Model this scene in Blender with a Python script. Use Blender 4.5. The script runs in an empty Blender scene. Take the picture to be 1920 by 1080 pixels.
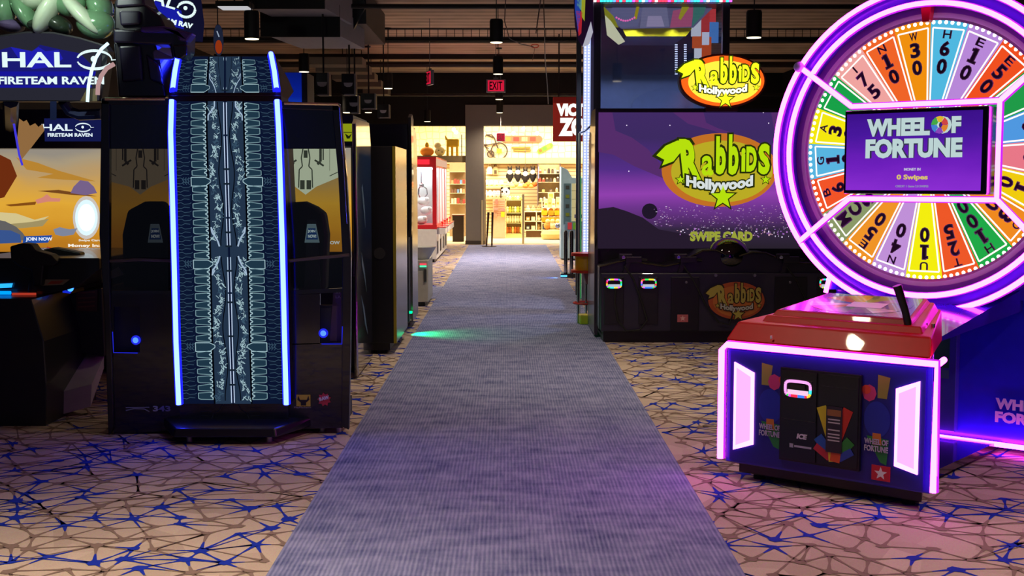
import bpy, math, random
from mathutils import Vector, Matrix
random.seed(7)
PI = math.pi
C = bpy.context.scene.collection
SC = bpy.context.scene

# ------------------------------------------------------------------ camera, world, exposure
F = 2350.0; H = 1.5
PITCH = math.atan(200 / F); YAW = -8 / F
cam_d = bpy.data.cameras.new('camera'); cam_d.sensor_width = 36; cam_d.lens = F / 1920 * 36
cam_d.clip_end = 200
cam = bpy.data.objects.new('camera', cam_d); C.objects.link(cam)
cam.location = (0, 0, H); cam.rotation_euler = (PI / 2 - PITCH, 0, YAW)
SC.camera = cam
SC.view_settings.view_transform = 'Standard'; SC.view_settings.look = 'None'
SC.view_settings.exposure = 0.0; SC.view_settings.gamma = 1.0
try: SC.view_settings.use_curve_mapping = False
except Exception: pass
wd = bpy.data.worlds.new('world'); SC.world = wd; wd.use_nodes = True
wd.node_tree.nodes['Background'].inputs[0].default_value = (0.30, 0.36, 0.60, 1)
wd.node_tree.nodes['Background'].inputs[1].default_value = 0.14
CAMR = cam.rotation_euler.to_matrix()

def ray(px, py): return CAMR @ Vector(((px - 960) / F, (540 - py) / F, -1))
def W(px, py, Y):                       # world point seen at a pixel, at distance Y down the hall
    d = ray(px, py); t = Y / d.y
    return Vector((d.x * t, Y, H + d.z * t))
def G(px, py, h=0.0):                   # world point seen at a pixel, at height h
    d = ray(px, py); t = (h - H) / d.z
    return Vector((d.x * t, d.y * t, h))
def X(px, Y): return W(px, 340, Y).x
def Z(py, Y): return W(952, py, Y).z

# room lights that belong to the shop ceiling and the hall ceiling
def area(name, loc, size, power, col, rot=(0, 0, 0), sy=None):
    l = bpy.data.lights.new(name, 'AREA'); l.energy = power; l.color = col; l.size = size
    if sy: l.shape = 'RECTANGLE'; l.size_y = sy
    o = bpy.data.objects.new(name, l); o.location = loc; o.rotation_euler = rot; C.objects.link(o); return o
area('shop_ceiling_light', (0.8, 32.6, 3.28), 5.5, 620, (1, .88, .66), sy=2.6)
area('shop_window_light', (-2.6, 32.2, 3.28), 2.0, 220, (1, .86, .62), sy=2.6)

# ------------------------------------------------------------------ materials
def lin(c):
    if isinstance(c, str):
        c = [int(c[i:i + 2], 16) / 255 for i in (1, 3, 5)]
        return tuple(((x / 12.92) if x <= .04045 else ((x + .055) / 1.055) ** 2.4) for x in c)
    return tuple(c)
_mc = {}
def mat(col, rough=.5, metal=0., spec=.5, noise=.12, scale=14., coat=0.):
    k = ('m', str(col), rough, metal, spec, noise, scale, coat)
    if k in _mc: return _mc[k]
    m = bpy.data.materials.new('paint'); m.use_nodes = True; nt = m.node_tree; b = nt.nodes['Principled BSDF']
    c = lin(col)
    b.inputs['Roughness'].default_value = rough; b.inputs['Metallic'].default_value = metal
    b.inputs['Specular IOR Level'].default_value = spec; b.inputs['Coat Weight'].default_value = coat
    if noise:
        tc = nt.nodes.new('ShaderNodeTexCoord'); n = nt.nodes.new('ShaderNodeTexNoise'); n.inputs['Scale'].default_value = scale
        n.inputs['Detail'].default_value = 4
        mx = nt.nodes.new('ShaderNodeMix'); mx.data_type = 'RGBA'
        mx.inputs[6].default_value = (*[x * (1 - noise) for x in c], 1); mx.inputs[7].default_value = (*[min(1, x * (1 + noise)) for x in c], 1)
        nt.links.new(tc.outputs['Object'], n.inputs['Vector']); nt.links.new(n.outputs['Fac'], mx.inputs[0]); nt.links.new(mx.outputs[2], b.inputs['Base Color'])
    else: b.inputs['Base Color'].default_value = (*c, 1)
    _mc[k] = m; return m
def em(col, s=1.0):
    k = ('e', str(col), s)
    if k in _mc: return _mc[k]
    m = bpy.data.materials.new('glow'); m.use_nodes = True; nt = m.node_tree; nt.nodes.clear()
    e = nt.nodes.new('ShaderNodeEmission'); o = nt.nodes.new('ShaderNodeOutputMaterial')
    e.inputs[0].default_value = (*lin(col), 1); e.inputs[1].default_value = s
    nt.links.new(e.outputs[0], o.inputs[0]); _mc[k] = m; return m
def glass(col=(1, 1, 1), gloss=.08, rough=.03):
    k = ('g', str(col), gloss, rough)
    if k in _mc: return _mc[k]
    m = bpy.data.materials.new('clear_pane'); m.use_nodes = True; nt = m.node_tree; nt.nodes.clear()
    t = nt.nodes.new('ShaderNodeBsdfTransparent'); g = nt.nodes.new('ShaderNodeBsdfGlossy'); x = nt.nodes.new('ShaderNodeMixShader'); o = nt.nodes.new('ShaderNodeOutputMaterial')
    t.inputs[0].default_value = (*lin(col), 1); g.inputs['Roughness'].default_value = rough; x.inputs[0].default_value = gloss
    nt.links.new(t.outputs[0], x.inputs[1]); nt.links.new(g.outputs[0], x.inputs[2]); nt.links.new(x.outputs[0], o.inputs[0]); _mc[k] = m; return m
def ramp_glow(stops, axis, lo, hi, strength=1., wob=.0, wscale=2., detail=3):
    """a lit screen whose picture runs through colours along one object axis, bent by noise"""
    m = bpy.data.materials.new('screen_picture'); m.use_nodes = True; nt = m.node_tree; nt.nodes.clear(); N = nt.nodes.new; L = nt.links.new
    tc = N('ShaderNodeTexCoord'); sp = N('ShaderNodeSeparateXYZ'); L(tc.outputs['Object'], sp.inputs[0])
    mr = N('ShaderNodeMapRange'); mr.inputs[1].default_value = lo; mr.inputs[2].default_value = hi; L(sp.outputs[axis], mr.inputs[0])
    n = N('ShaderNodeTexNoise'); n.inputs['Scale'].default_value = wscale; n.inputs['Detail'].default_value = detail
    mp = N('ShaderNodeMapping'); mp.inputs['Scale'].default_value = (1, 1, 2.5); L(tc.outputs['Object'], mp.inputs[0]); L(mp.outputs[0], n.inputs['Vector'])
    ma = N('ShaderNodeMath'); ma.operation = 'MULTIPLY_ADD'; ma.inputs[1].default_value = wob; L(n.outputs['Fac'], ma.inputs[0]); L(mr.outputs[0], ma.inputs[2])
    sb = N('ShaderNodeMath'); sb.operation = 'SUBTRACT'; sb.inputs[1].default_value = wob / 2; L(ma.outputs[0], sb.inputs[0])
    cr = N('ShaderNodeValToRGB'); r = cr.color_ramp
    while len(r.elements) < len(stops): r.elements.new(.5)
    for e, (p, c) in zip(r.elements, stops): e.position = p; e.color = (*lin(c), 1)
    L(sb.outputs[0], cr.inputs[0]); e = N('ShaderNodeEmission'); e.inputs[1].default_value = strength; L(cr.outputs[0], e.inputs[0])
    o = N('ShaderNodeOutputMaterial'); L(e.outputs[0], o.inputs[0]); return m

BLACK = mat('#0b0b10', .35); BLACKG = mat('#08080d', .12, coat=.6); NAVY = mat('#0c1030', .45); DGREY = mat('#1c1c20', .6)
CHROME = mat('#c8c8cc', .18, 1., noise=.05); STEEL = mat('#8a8a90', .35, .9); WHITE = mat('#e8e6e0', .5); RUBBER = mat('#101010', .8)
TRIMC = mat('#b8a888', .25, .9)
LEDB = em((.021, .034, 1.0), 28.0); LEDBH = em((.008, .01, 1.0), 2.2)
NEON = em((1.0, .038, .92), 20.); NEONH = em((.62, .02, .9), 1.1)  # NEONH paints the purple bloom round each tube
NEONW = em((1.0, .72, 1.0), 1.6)

# ------------------------------------------------------------------ mesh builder
class MB:
    def __init__(s, m=None): s.v = []; s.f = []; s.fm = []; s.mats = []; s.cur = 0; s.T = None; s.mat(m or BLACK)
    def mat(s, m):
        if m not in s.mats: s.mats.append(m)
        s.cur = s.mats.index(m); return s
    def add(s, vs, fs):
        b = len(s.v)
        for p in vs:
            p = Vector(p); s.v.append(tuple(s.T @ p) if s.T else tuple(p))
        for f in fs: s.f.append([b + i for i in f]); s.fm.append(s.cur)
        return s
    def poly(s, pts): return s.add(pts, [list(range(len(pts)))])
    def box(s, x0, x1, y0, y1, z0, z1):
        return s.add([(x0, y0, z0), (x1, y0, z0), (x1, y1, z0), (x0, y1, z0), (x0, y0, z1), (x1, y0, z1), (x1, y1, z1), (x0, y1, z1)],
                     [(0, 3, 2, 1), (4, 5, 6, 7), (0, 1, 5, 4), (1, 2, 6, 5), (2, 3, 7, 6), (3, 0, 4, 7)])
    def hexa(s, p): return s.add(p, [(0, 3, 2, 1), (4, 5, 6, 7), (0, 1, 5, 4), (1, 2, 6, 5), (2, 3, 7, 6), (3, 0, 4, 7)])
    def prism(s, poly, y0, y1):         # polygon in x,z pushed along y
        n = len(poly)
        return s.add([(x, y0, z) for x, z in poly] + [(x, y1, z) for x, z in poly],
                     [list(range(n)), list(range(2 * n - 1, n - 1, -1))] + [(i, i + n, (i + 1) % n + n, (i + 1) % n) for i in range(n)])
    def prismx(s, poly, x0, x1):        # polygon in y,z pushed along x
        n = len(poly)
        return s.add([(x0, y, z) for y, z in poly] + [(x1, y, z) for y, z in poly],
                     [list(range(n)), list(range(2 * n - 1, n - 1, -1))] + [(i, i + n, (i + 1) % n + n, (i + 1) % n) for i in range(n)])
    def cyl(s, p, q, r, r2=None, n=16, cap=True):
        p = Vector(p); q = Vector(q); r2 = r if r2 is None else r2
        d = (q - p).normalized(); a = d.orthogonal().normalized(); b = d.cross(a)
        vs = []
        for c, rr in ((p, r), (q, r2)):
            for i in range(n): t = 2 * PI * i / n; vs.append(c + (a * math.cos(t) + b * math.sin(t)) * rr)
        fs = [(i, (i + 1) % n, (i + 1) % n + n, i + n) for i in range(n)]
        if cap: fs += [list(range(n - 1, -1, -1)), list(range(n, 2 * n))]
        return s.add(vs, fs)
    def tube(s, pts, r, n=8, closed=False):
        pts = [Vector(p) for p in pts]; k = len(pts); vs = []; up = None
        for i, p in enumerate(pts):
            a = pts[(i - 1) % k] if (closed or i > 0) else p; b = pts[(i + 1) % k] if (closed or i < k - 1) else p
            d = (b - a).normalized()
            u = d.orthogonal().normalized() if up is None else (up - d * up.dot(d)).normalized()
            up = u; w = d.cross(u)
            rr = r[i] if isinstance(r, (list, tuple)) else r
            for j in range(n): t = 2 * PI * j / n; vs.append(p + (u * math.cos(t) + w * math.sin(t)) * rr)
        fs = []
        for i in range(k if closed else k - 1):
            for j in range(n): fs.append((i * n + j, i * n + (j + 1) % n, ((i + 1) % k) * n + (j + 1) % n, ((i + 1) % k) * n + j))
        if not closed: fs += [list(range(n - 1, -1, -1)), list(range((k - 1) * n, k * n))]
        return s.add(vs, fs)
    def lathe(s, prof, c=(0, 0, 0), n=20):
        c = Vector(c); vs = []; k = len(prof)
        for r, z in prof:
            for j in range(n): t = 2 * PI * j / n; vs.append(c + Vector((r * math.cos(t), r * math.sin(t), z)))
        fs = [(i * n + j, i * n + (j + 1) % n, (i + 1) * n + (j + 1) % n, (i + 1) * n + j) for i in range(k - 1) for j in range(n)]
        fs += [list(range(n - 1, -1, -1)), list(range((k - 1) * n, k * n))]
        return s.add(vs, fs)
    def ball(s, c, r, n=12, m=8):
        if not isinstance(r, (list, tuple)): r = (r, r, r)
        vs = [(c[0], c[1], c[2] - r[2])]; fs = []
        for i in range(1, m):
            ph = -PI / 2 + PI * i / m
            for j in range(n): t = 2 * PI * j / n; vs.append((c[0] + r[0] * math.cos(ph) * math.cos(t), c[1] + r[1] * math.cos(ph) * math.sin(t), c[2] + r[2] * math.sin(ph)))
        vs.append((c[0], c[1], c[2] + r[2]))
        for j in range(n): fs.append((0, 1 + (j + 1) % n, 1 + j)); fs.append((len(vs) - 1, 1 + (m - 2) * n + j, 1 + (m - 2) * n + (j + 1) % n))
        for i in range(m - 2):
            for j in range(n): fs.append((1 + i * n + j, 1 + i * n + (j + 1) % n, 1 + (i + 1) * n + (j + 1) % n, 1 + (i + 1) * n + j))
        return s.add(vs, fs)
    def line(s, pts, w, y=0., closed=False):   # flat stroke in x,z facing -y
        k = len(pts)
        for i in range(k if closed else k - 1):
            (x0, z0), (x1, z1) = pts[i], pts[(i + 1) % k]
            dx, dz = x1 - x0, z1 - z0; l = math.hypot(dx, dz) or 1e-6; nx, nz = -dz / l * w / 2, dx / l * w / 2
            s.poly([(x0 - nx, y, z0 - nz), (x1 - nx, y, z1 - nz), (x1 + nx, y, z1 + nz), (x0 + nx, y, z0 + nz)])
        return s
    def build(s, name, parent=None, smooth=False, bevel=0, loc=None):
        me = bpy.data.meshes.new(name); me.from_pydata(s.v, [], s.f)
        for m in s.mats: me.materials.append(m)
        me.polygons.foreach_set('material_index', s.fm)
        if smooth: me.polygons.foreach_set('use_smooth', [True] * len(s.f))
        me.update(); o = bpy.data.objects.new(name, me); C.objects.link(o)
        if smooth:
            e = o.modifiers.new('split', 'EDGE_SPLIT'); e.split_angle = math.radians(40)
        if bevel:
            b = o.modifiers.new('bevel', 'BEVEL'); b.width = bevel; b.segments = 2; b.limit_method = 'ANGLE'
        if parent: o.parent = parent
        if loc is not None: o.location = loc
        return o

def thing(name, label, cat, loc=(0, 0, 0), rz=0., group=None):
    o = bpy.data.objects.new(name, None); C.objects.link(o); o.empty_display_size = .1
    o.location = loc; o.rotation_euler = (0, 0, rz); return tag(o, label, cat, group)
def tag(o, label, cat, group=None):
    o['label'] = label; o['category'] = cat
    if group: o['group'] = group
    return o
def struct(o, label=None, cat=None):
    o['kind'] = 'structure'
    if label: o['label'] = label
    if cat: o['category'] = cat
    return o
def text_verts(t, bold=.0, ext=.01):
    cu = bpy.data.curves.new('t', 'FONT'); cu.body = t; cu.size = 1; cu.extrude = ext; cu.offset = bold; cu.resolution_u = 3
    cu.align_x = 'CENTER'
    ob = bpy.data.objects.new('t', cu); C.objects.link(ob); bpy.context.view_layer.update()
    me = bpy.data.meshes.new_from_object(ob.evaluated_get(bpy.context.evaluated_depsgraph_get()))
    vs = [v.co.copy() for v in me.vertices]; fs = [list(p.vertices) for p in me.polygons]
    bpy.data.objects.remove(ob); bpy.data.curves.remove(cu); bpy.data.meshes.remove(me); return vs, fs
def put_text(mb, t, cx, cz, w, h, y=0., bold=.0, depth=.003, rot=0., shear=0., bow=0., flip=False):
    vs, fs = text_verts(t, bold)
    if not vs: return
    x0 = min(v.x for v in vs); x1 = max(v.x for v in vs); z0 = min(v.y for v in vs); z1 = max(v.y for v in vs)
    sz = h / (z1 - z0); sx = w / (x1 - x0) if w else sz
    out = []
    for v in vs:
        a = (v.x - (x0 + x1) / 2) * sx; b = (v.y - (z0 + z1) / 2) * sz
        if w: b += bow * (1 - (2 * a / w) ** 2)
        a += shear * b
        if flip: a = -a
        out.append((cx + a * math.cos(rot) - b * math.sin(rot), y - (depth if v.z > 0 else 0), cz + a * math.sin(rot) + b * math.cos(rot)))
    mb.add(out, fs)
def lettering(parent, t, cx, cz, w, h, y, m, name='lettering', **k):
    mb = MB(m); put_text(mb, t, cx, cz, w, h, y, **k); return mb.build(name, parent)
def ell(cx, cz, rx, rz, n=40, a0=0., a1=2 * PI): return [(cx + rx * math.cos(a0 + (a1 - a0) * i / n), cz + rz * math.sin(a0 + (a1 - a0) * i / n)) for i in range(n if a1 - a0 > 6.28 else n + 1)]
def star(cx, cz, r, r2=None, rot=PI / 2, n=5):
    r2 = r2 or r * .42
    return [(cx + (r if i % 2 == 0 else r2) * math.cos(rot + PI * i / n), cz + (r if i % 2 == 0 else r2) * math.sin(rot + PI * i / n)) for i in range(2 * n)]
ORD = ['first', 'second', 'third', 'fourth', 'fifth', 'sixth', 'seventh', 'eighth', 'ninth', 'tenth', 'eleventh', 'twelfth']
def arr(mb, pts, y): mb.poly([(x, y, z) for x, z in pts])

# ------------------------------------------------------------------ floor with its woven web pattern
def floor():
    base = bpy.data.materials.new('carpet_tan'); base.use_nodes = True; nt = base.node_tree; N = nt.nodes.new; L = nt.links.new
    b = nt.nodes['Principled BSDF']; b.inputs['Roughness'].default_value = .95; b.inputs['Specular IOR Level'].default_value = .1
    tc = N('ShaderNodeTexCoord'); v = N('ShaderNodeTexVoronoi'); v.inputs['Scale'].default_value = 5.5; v.distance = 'EUCLIDEAN'
    mp = N('ShaderNodeMapping'); mp.inputs['Scale'].default_value = (1, .7, 1); L(tc.outputs['Object'], mp.inputs[0]); L(mp.outputs[0], v.inputs['Vector'])
    cr = N('ShaderNodeValToRGB'); cr.color_ramp.elements[0].color = (.44, .35, .29, 1); cr.color_ramp.elements[1].color = (.62, .51, .43, 1)
    L(v.outputs['Color'], cr.inputs[0])
    n = N('ShaderNodeTexNoise'); n.inputs['Scale'].default_value = 160; L(tc.outputs['Object'], n.inputs['Vector'])
    mx = N('ShaderNodeMix'); mx.data_type = 'RGBA'; mx.blend_type = 'MULTIPLY'; mx.inputs[0].default_value = .45
    L(cr.outputs[0], mx.inputs[6]); L(n.outputs['Color'], mx.inputs[7]); L(mx.outputs[2], b.inputs['Base Color'])
    blue = mat('#1a2fa0', .95, spec=.1, noise=.2, scale=120); brown = mat('#7a6860', .95, spec=.1, noise=.15, scale=120)
    mb = MB(base); mb.poly([(-6, -2, 0), (6.5, -2, 0), (6.5, 38, 0), (-6, 38, 0)])
    S = .175; rnd = random.Random(3); P = {}
    nx0, nx1, ny0, ny1 = -32, 36, 20, 190
    for j in range(ny0, ny1):
        for i in range(nx0, nx1):
            x = (i + (.5 if j % 2 else 0) + rnd.uniform(-.30, .30)) * S; y = (j * .9 + rnd.uniform(-.30, .30)) * S
            if abs(x) < .44 * y + 1.8 and y < 29.5 and (abs(x) > .85): P[(i, j)] = (x, y, 1 if rnd.random() < .42 else 0, rnd.uniform(.6, 1.35))
    E = set()
    for (i, j) in P:
        o = 1 if j % 2 else 0
        for q in ((i + 1, j), (i + o, j + 1), (i + o - 1, j + 1)):
            if q in P and rnd.random() < .86: E.add(((i, j), q))
        if rnd.random() < .30:
            for _ in range(rnd.choice((2, 3))):
                q = (i + rnd.choice((-2, -1, 1, 2, 3, -3)), j + rnd.choice((-2, -1, 1, 2)))
                if q in P: E.add(((i, j), q))
    for (a, c) in E:
        A = P[a]; B = P[c]; dx, dy = B[0] - A[0], B[1] - A[1]; l = math.hypot(dx, dy)
        if l < .03: continue
        ux, uy = dx / l, dy / l; nx, ny = -uy, ux
        ws = [(0, .023 * A[3]), (.16, .009), (.5, .0040), (.84, .009), (1, .023 * B[3])]
        if l > .3: ws = [(0, .015), (.1, .006), (.5, .0032), (.9, .006), (1, .015)]
        z = .0015
        pts = [(A[0] + dx * t + nx * w * s_, A[1] + dy * t + ny * w * s_, z) for t, w in ws for s_ in (-1, 1)]
        k = 4 if A[2] == B[2] else 2
        mb.mat(blue if A[2] else brown); mb.add(pts[:k * 2 + 2], [(2 * q, 2 * q + 2, 2 * q + 3, 2 * q + 1) for q in range(k)])
        if k == 2: mb.mat(blue if B[2] else brown); mb.add(pts[4:], [(2 * q, 2 * q + 2, 2 * q + 3, 2 * q + 1) for q in range(2)])
    for (i, j), (x, y, c, s_) in P.items():
        mb.mat(blue if c else brown); r = (.031 if c else .026) * s_; t0 = rnd.uniform(0, 2)
        mb.poly([(x + r * rnd.uniform(.7, 1.3) * math.cos(t0 + PI * q / 3), y + r * rnd.uniform(.7, 1.3) * math.sin(t0 + PI * q / 3), .002) for q in range(6)])
    struct(mb.build('floor'))
floor()
def runner():
    m = bpy.data.materials.new('ribbed_blue_carpet'); m.use_nodes = True; nt = m.node_tree; N = nt.nodes.new; L = nt.links.new
    b = nt.nodes['Principled BSDF']; b.inputs['Roughness'].default_value = .95; b.inputs['Specular IOR Level'].default_value = .1
    tc = N('ShaderNodeTexCoord'); w = N('ShaderNodeTexWave'); w.inputs['Scale'].default_value = 17; w.inputs['Distortion'].default_value = .8; w.inputs['Detail'].default_value = 1
    L(tc.outputs['Object'], w.inputs['Vector'])
    mp = N('ShaderNodeMapping'); mp.inputs['Scale'].default_value = (60, 5, 1); n = N('ShaderNodeTexNoise'); n.inputs['Scale'].default_value = 1.; n.inputs['Detail'].default_value = 4
    L(tc.outputs['Object'], mp.inputs[0]); L(mp.outputs[0], n.inputs['Vector'])
    m2 = N('ShaderNodeMapping'); m2.inputs['Scale'].default_value = (3, 6, 1); n2 = N('ShaderNodeTexNoise'); n2.inputs['Scale'].default_value = 1.4; n2.inputs['Detail'].default_value = 6
    L(tc.outputs['Object'], m2.inputs[0]); L(m2.outputs[0], n2.inputs['Vector'])
    w_ = N('ShaderNodeMapRange'); w_.inputs[3].default_value = .35; w_.inputs[4].default_value = .85; L(w.outputs['Fac'], w_.inputs[0]); a = N('ShaderNodeMath'); a.operation = 'MULTIPLY'; L(w_.outputs[0], a.inputs[0]); L(n.outputs['Fac'], a.inputs[1])
    a2 = N('ShaderNodeMath'); a2.operation = 'MULTIPLY_ADD'; a2.inputs[1].default_value = .9; L(n2.outputs['Fac'], a2.inputs[0]); L(a.outputs[0], a2.inputs[2])
    cr = N('ShaderNodeValToRGB'); cr.color_ramp.elements[0].position = .35; cr.color_ramp.elements[0].color = (.040, .055, .17, 1)
    cr.color_ramp.elements[1].position = 1.05 if False else 1.0; cr.color_ramp.elements[1].color = (.25, .27, .46, 1)
    L(a2.outputs[0], cr.inputs[0]); L(cr.outputs[0], b.inputs['Base Color'])
    w2 = .92
    mb = MB(m)
    def sl(x0, x1, y0, y1): mb.box(x0, x1, y0, y1, 0.0, .006)
    sl(-w2, .905, 1.5, 29.6)
    tag(mb.build('carpet_runner'), 'long blue-grey ribbed carpet path running straight down the hall to the shop', 'carpet')
    for s_, lb in ((-1, 'short blue carpet branch crossing left towards the claw cranes'), (1, 'short blue carpet branch crossing right behind the big screen cabinet')):
        mb = MB(m); mb.box(*sorted((s_ * .925, s_ * 3.2)), 16.0, 17.85, 0., .006); tag(mb.build('carpet_runner'), lb, 'carpet')
runner()

# ------------------------------------------------------------------ hall shell
YW = 29.9
def shell():
    deck = bpy.data.materials.new('roof_deck'); deck.use_nodes = True; nt = deck.node_tree; N = nt.nodes.new; L = nt.links.new
    b = nt.nodes['Principled BSDF']; b.inputs['Roughness'].default_value = .9
    tc = N('ShaderNodeTexCoord'); w = N('ShaderNodeTexWave'); w.bands_direction = 'Y'; w.inputs['Scale'].default_value = .8; w.inputs['Distortion'].default_value = .6; L(tc.outputs['Object'], w.inputs['Vector'])
    n = N('ShaderNodeTexNoise'); n.inputs['Scale'].default_value = 1.5; n.inputs['Detail'].default_value = 5; L(tc.outputs['Object'], n.inputs['Vector'])
    a = N('ShaderNodeMath'); a.operation = 'MULTIPLY_ADD'; a.inputs[1].default_value = .5; L(w.outputs['Fac'], a.inputs[0]); L(n.outputs['Fac'], a.inputs[2])
    cr = N('ShaderNodeValToRGB'); cr.color_ramp.elements[0].position = .3; cr.color_ramp.elements[0].color = (.26, .19, .13, 1); cr.color_ramp.elements[1].color = (.62, .46, .32, 1)
    L(a.outputs[0], cr.inputs[0]); L(cr.outputs[0], b.inputs['Base Color'])
    struct(MB(deck).box(-6, 6.5, -2, YW + .2, 4.05, 4.15).build('ceiling'))
    dk = mat('#0d0c10', .8)
    struct(MB(dk).box(-6.1, -6, -2, YW, 0, 4.05).build('wall_left'))
    struct(MB(dk).box(6.5, 6.6, -2, YW, 0, 4.05).build('wall_right'))
    # storefront wall: dark band above, grey column and bulkhead
    wl = MB(mat('#15110f', .85))
    xa, xb, xc = X(787, YW), X(873, YW), X(907, YW)
    zt = Z(236, YW); zw = Z(292, YW); zb = Z(303, YW)
    wl.box(-6, xb, YW, YW + .25, zt, 4.05); wl.box(xb, 6.5, YW, YW + .25, Z(197, YW), 4.05)
    wl.box(-6, X(760, YW), YW, YW + .25, 0, zt)
    struct(wl.build('wall_back'))
    gr = mat('#827b76', .8, noise=.05)
    c = MB(gr)
    c.box(xb, xc, YW - .06, YW + .3, 0.09, Z(197, YW)); c.box(xc, X(1130, YW), YW - .06, YW + .3, zt, Z(197, YW))
    struct(c.build('wall_column'))
    struct(MB(mat('#3a3230', .6)).box(xb - .01, xc + .01, YW - .075, YW + .31, 0, .09).build('baseboard_column'))
    struct(MB(mat('#b09a6c', .6)).box(X(760, YW), xb, YW, YW + .2, zb - .02, zw).build('trim_transom'))
    t2 = MB(mat('#c9b68c', .5)); t2.box(xc, xc + .05, YW, YW + .1, 0, 1.8); t2.box(X(903, YW) - .01, X(903, YW) + .04, YW - .09, YW - .06, 0, Z(375, YW))
    struct(t2.build('trim_jamb'))
    struct(MB(mat('#1a1512', .8)).box(X(1130, YW), 6.5, YW, YW + .25, 0, Z(197, YW)).build('wall_right_front'))
    # shop room
    slat = bpy.data.materials.new('slatwall'); slat.use_nodes = True; nt = slat.node_tree; b = nt.nodes['Principled BSDF']; b.inputs['Roughness'].default_value = .7
    N = nt.nodes.new; L = nt.links.new; tc = N('ShaderNodeTexCoord'); w = N('ShaderNodeTexWave'); w.bands_direction = 'Z'; w.inputs['Scale'].default_value = 3.2; L(tc.outputs['Object'], w.inputs['Vector'])
    cr = N('ShaderNodeValToRGB'); cr.color_ramp.elements[0].color = (.34, .22, .11, 1); cr.color_ramp.elements[1].position = .25; cr.color_ramp.elements[1].color = (.80, .66, .42, 1); L(w.outputs['Fac'], cr.inputs[0]); L(cr.outputs[0], b.inputs['Base Color'])
    YB = 34.6
    struct(MB(slat).box(-4.5, 5.2, YB, YB + .1, 0, Z(303, YB)).build('wall_shop_back'))
    wp = bpy.data.materials.new('wallpaper'); wp.use_nodes = True; nt = wp.node_tree; b = nt.nodes['Principled BSDF']; N = nt.nodes.new; L = nt.links.new
    tc = N('ShaderNodeTexCoord'); v = N('ShaderNodeTexVoronoi'); v.feature = 'DISTANCE_TO_EDGE'; v.inputs['Scale'].default_value = 5.5; v.inputs['Randomness'].default_value = .3; L(tc.outputs['Object'], v.inputs['Vector'])
    cr = N('ShaderNodeValToRGB'); cr.color_ramp.elements[0].color = (.55, .38, .16, 1); cr.color_ramp.elements[1].position = .10; cr.color_ramp.elements[1].color = (.85, .70, .42, 1); L(v.outputs['Distance'], cr.inputs[0]); L(cr.outputs[0], b.inputs['Base Color'])
    struct(MB(wp).box(-4.5, 5.2, YB + .02, YB + .1, Z(303, YB), 3.5).build('wall_shop_back_upper'))
    struct(MB(mat('#c8a878', .7)).box(-4.5, 5.2, YB - .25, YB + .02, Z(307, YB), Z(296, YB)).build('trim_shop_shelf'))
    sw = mat('#e8cf9c', .7)
    struct(MB(sw).box(-4.6, -4.5, YW + .25, YB, 0, 3.5).build('wall_shop_left'))
    struct(MB(sw).box(5.2, 5.3, YW + .25, YB, 0, 3.5).build('wall_shop_right'))
    struct(MB(mat('#e6d0a0', .8)).box(-4.6, 5.3, YW + .25, YB + .1, 3.5, 3.6).build('ceiling_shop'))
    struct(MB(mat('#e2cfa4', .35)).box(-4.5, 5.2, YW + .05, YB, 0.003, .012).build('floor_shop'))
    struct(MB(glass((.96, .96, .9), .06)).box(X(760, YW) , xb, YW + .1, YW + .12, zw, zt).build('window_1'))
    pf = MB(mat('#5a4a35', .6)); pf.box(X(865, YW), X(866.5, YW), YW + .08, YW + .14, zw, zt - .2); struct(pf.build('window_2'))
shell()

# ------------------------------------------------------------------ pendant cans with their lamps
def pendant(x, y, zb, r, h, label, power, top=4.05, group='black can pendants under the ceiling', spot=True, cone=125):
    power *= 2.2
    t = thing('pendant_light', label, 'lamp', (x, y, zb), group=group)
    MB(mat('#08080a', .6)).lathe([(r * .9, h * .98), (r, h * .9), (r, 0.0), (r * .93, 0.0), (r * .9, .05)], n=24).build('housing', t, smooth=True)
    MB(DGREY).cyl((0, 0, h), (0, 0, top - zb), .006, n=6).build('rod', t)
    MB(mat('#222226')).lathe([(.05, top - zb - .03), (.06, top - zb)], n=12).build('canopy', t)
    MB(em((1, .86, .55), 3.)).cyl((0, 0, -.006), (0, 0, .01), r * .9, n=20).build('lens', t)
    if spot:
        l = bpy.data.lights.new('lamp', 'SPOT'); l.energy = power; l.color = (1, .80, .56); l.spot_size = math.radians(cone); l.spot_blend = 1.0; l.shadow_soft_size = .06
        o = bpy.data.objects.new('lamp', l); C.objects.link(o); o.parent = t; o.location = (0, 0, -.03)
    return t
pn = [('nearest black can pendant above the carpet path', 14.3), ('second black can pendant above the carpet path', 18.6),
      ('third black can pendant, hanging just below the lit red exit sign', 24.3), ('farthest black can pendant, before the grey bulkhead', 29.2)]
for i, (lb, y) in enumerate(pn):
    px = (931, 934, 936, 937)[i]
    pendant(X(px, y), y, (3.06, 3.07, 3.07, 3.08)[i], .075, .26, lb, (110, 130, 480, 70)[i], cone=(130, 130, 168, 150)[i])
pendant(-.1, 10.2, 3.08, .075, .26, 'black can pendant over the path above the frame', 90)
pendant(-.1, 5.6, 3.08, .075, .26, 'black can pendant over the path close to the camera', 60)
pendant(X(477, 12.7), 12.7, 2.92, .075, .28, 'black can pendant left of the machines with lit bottom', 60)
pendant(X(573, 18), 18, 3.05, .075, .26, 'black can pendant above the blue wall panel', 60)
pendant(X(802, 28), 28, Z(228, 28), .075, .26, 'black can pendant above the claw cranes', 40)
pendant(X(1409, 12.2), 12.2, Z(70, 12.2), .075, .26, 'black can pendant right of the tall tower', 30)
pendant(-1.5, 3.7, 3.05, .075, .28, 'black can pendant over the patterned floor, near left', 230, cone=92)
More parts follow.
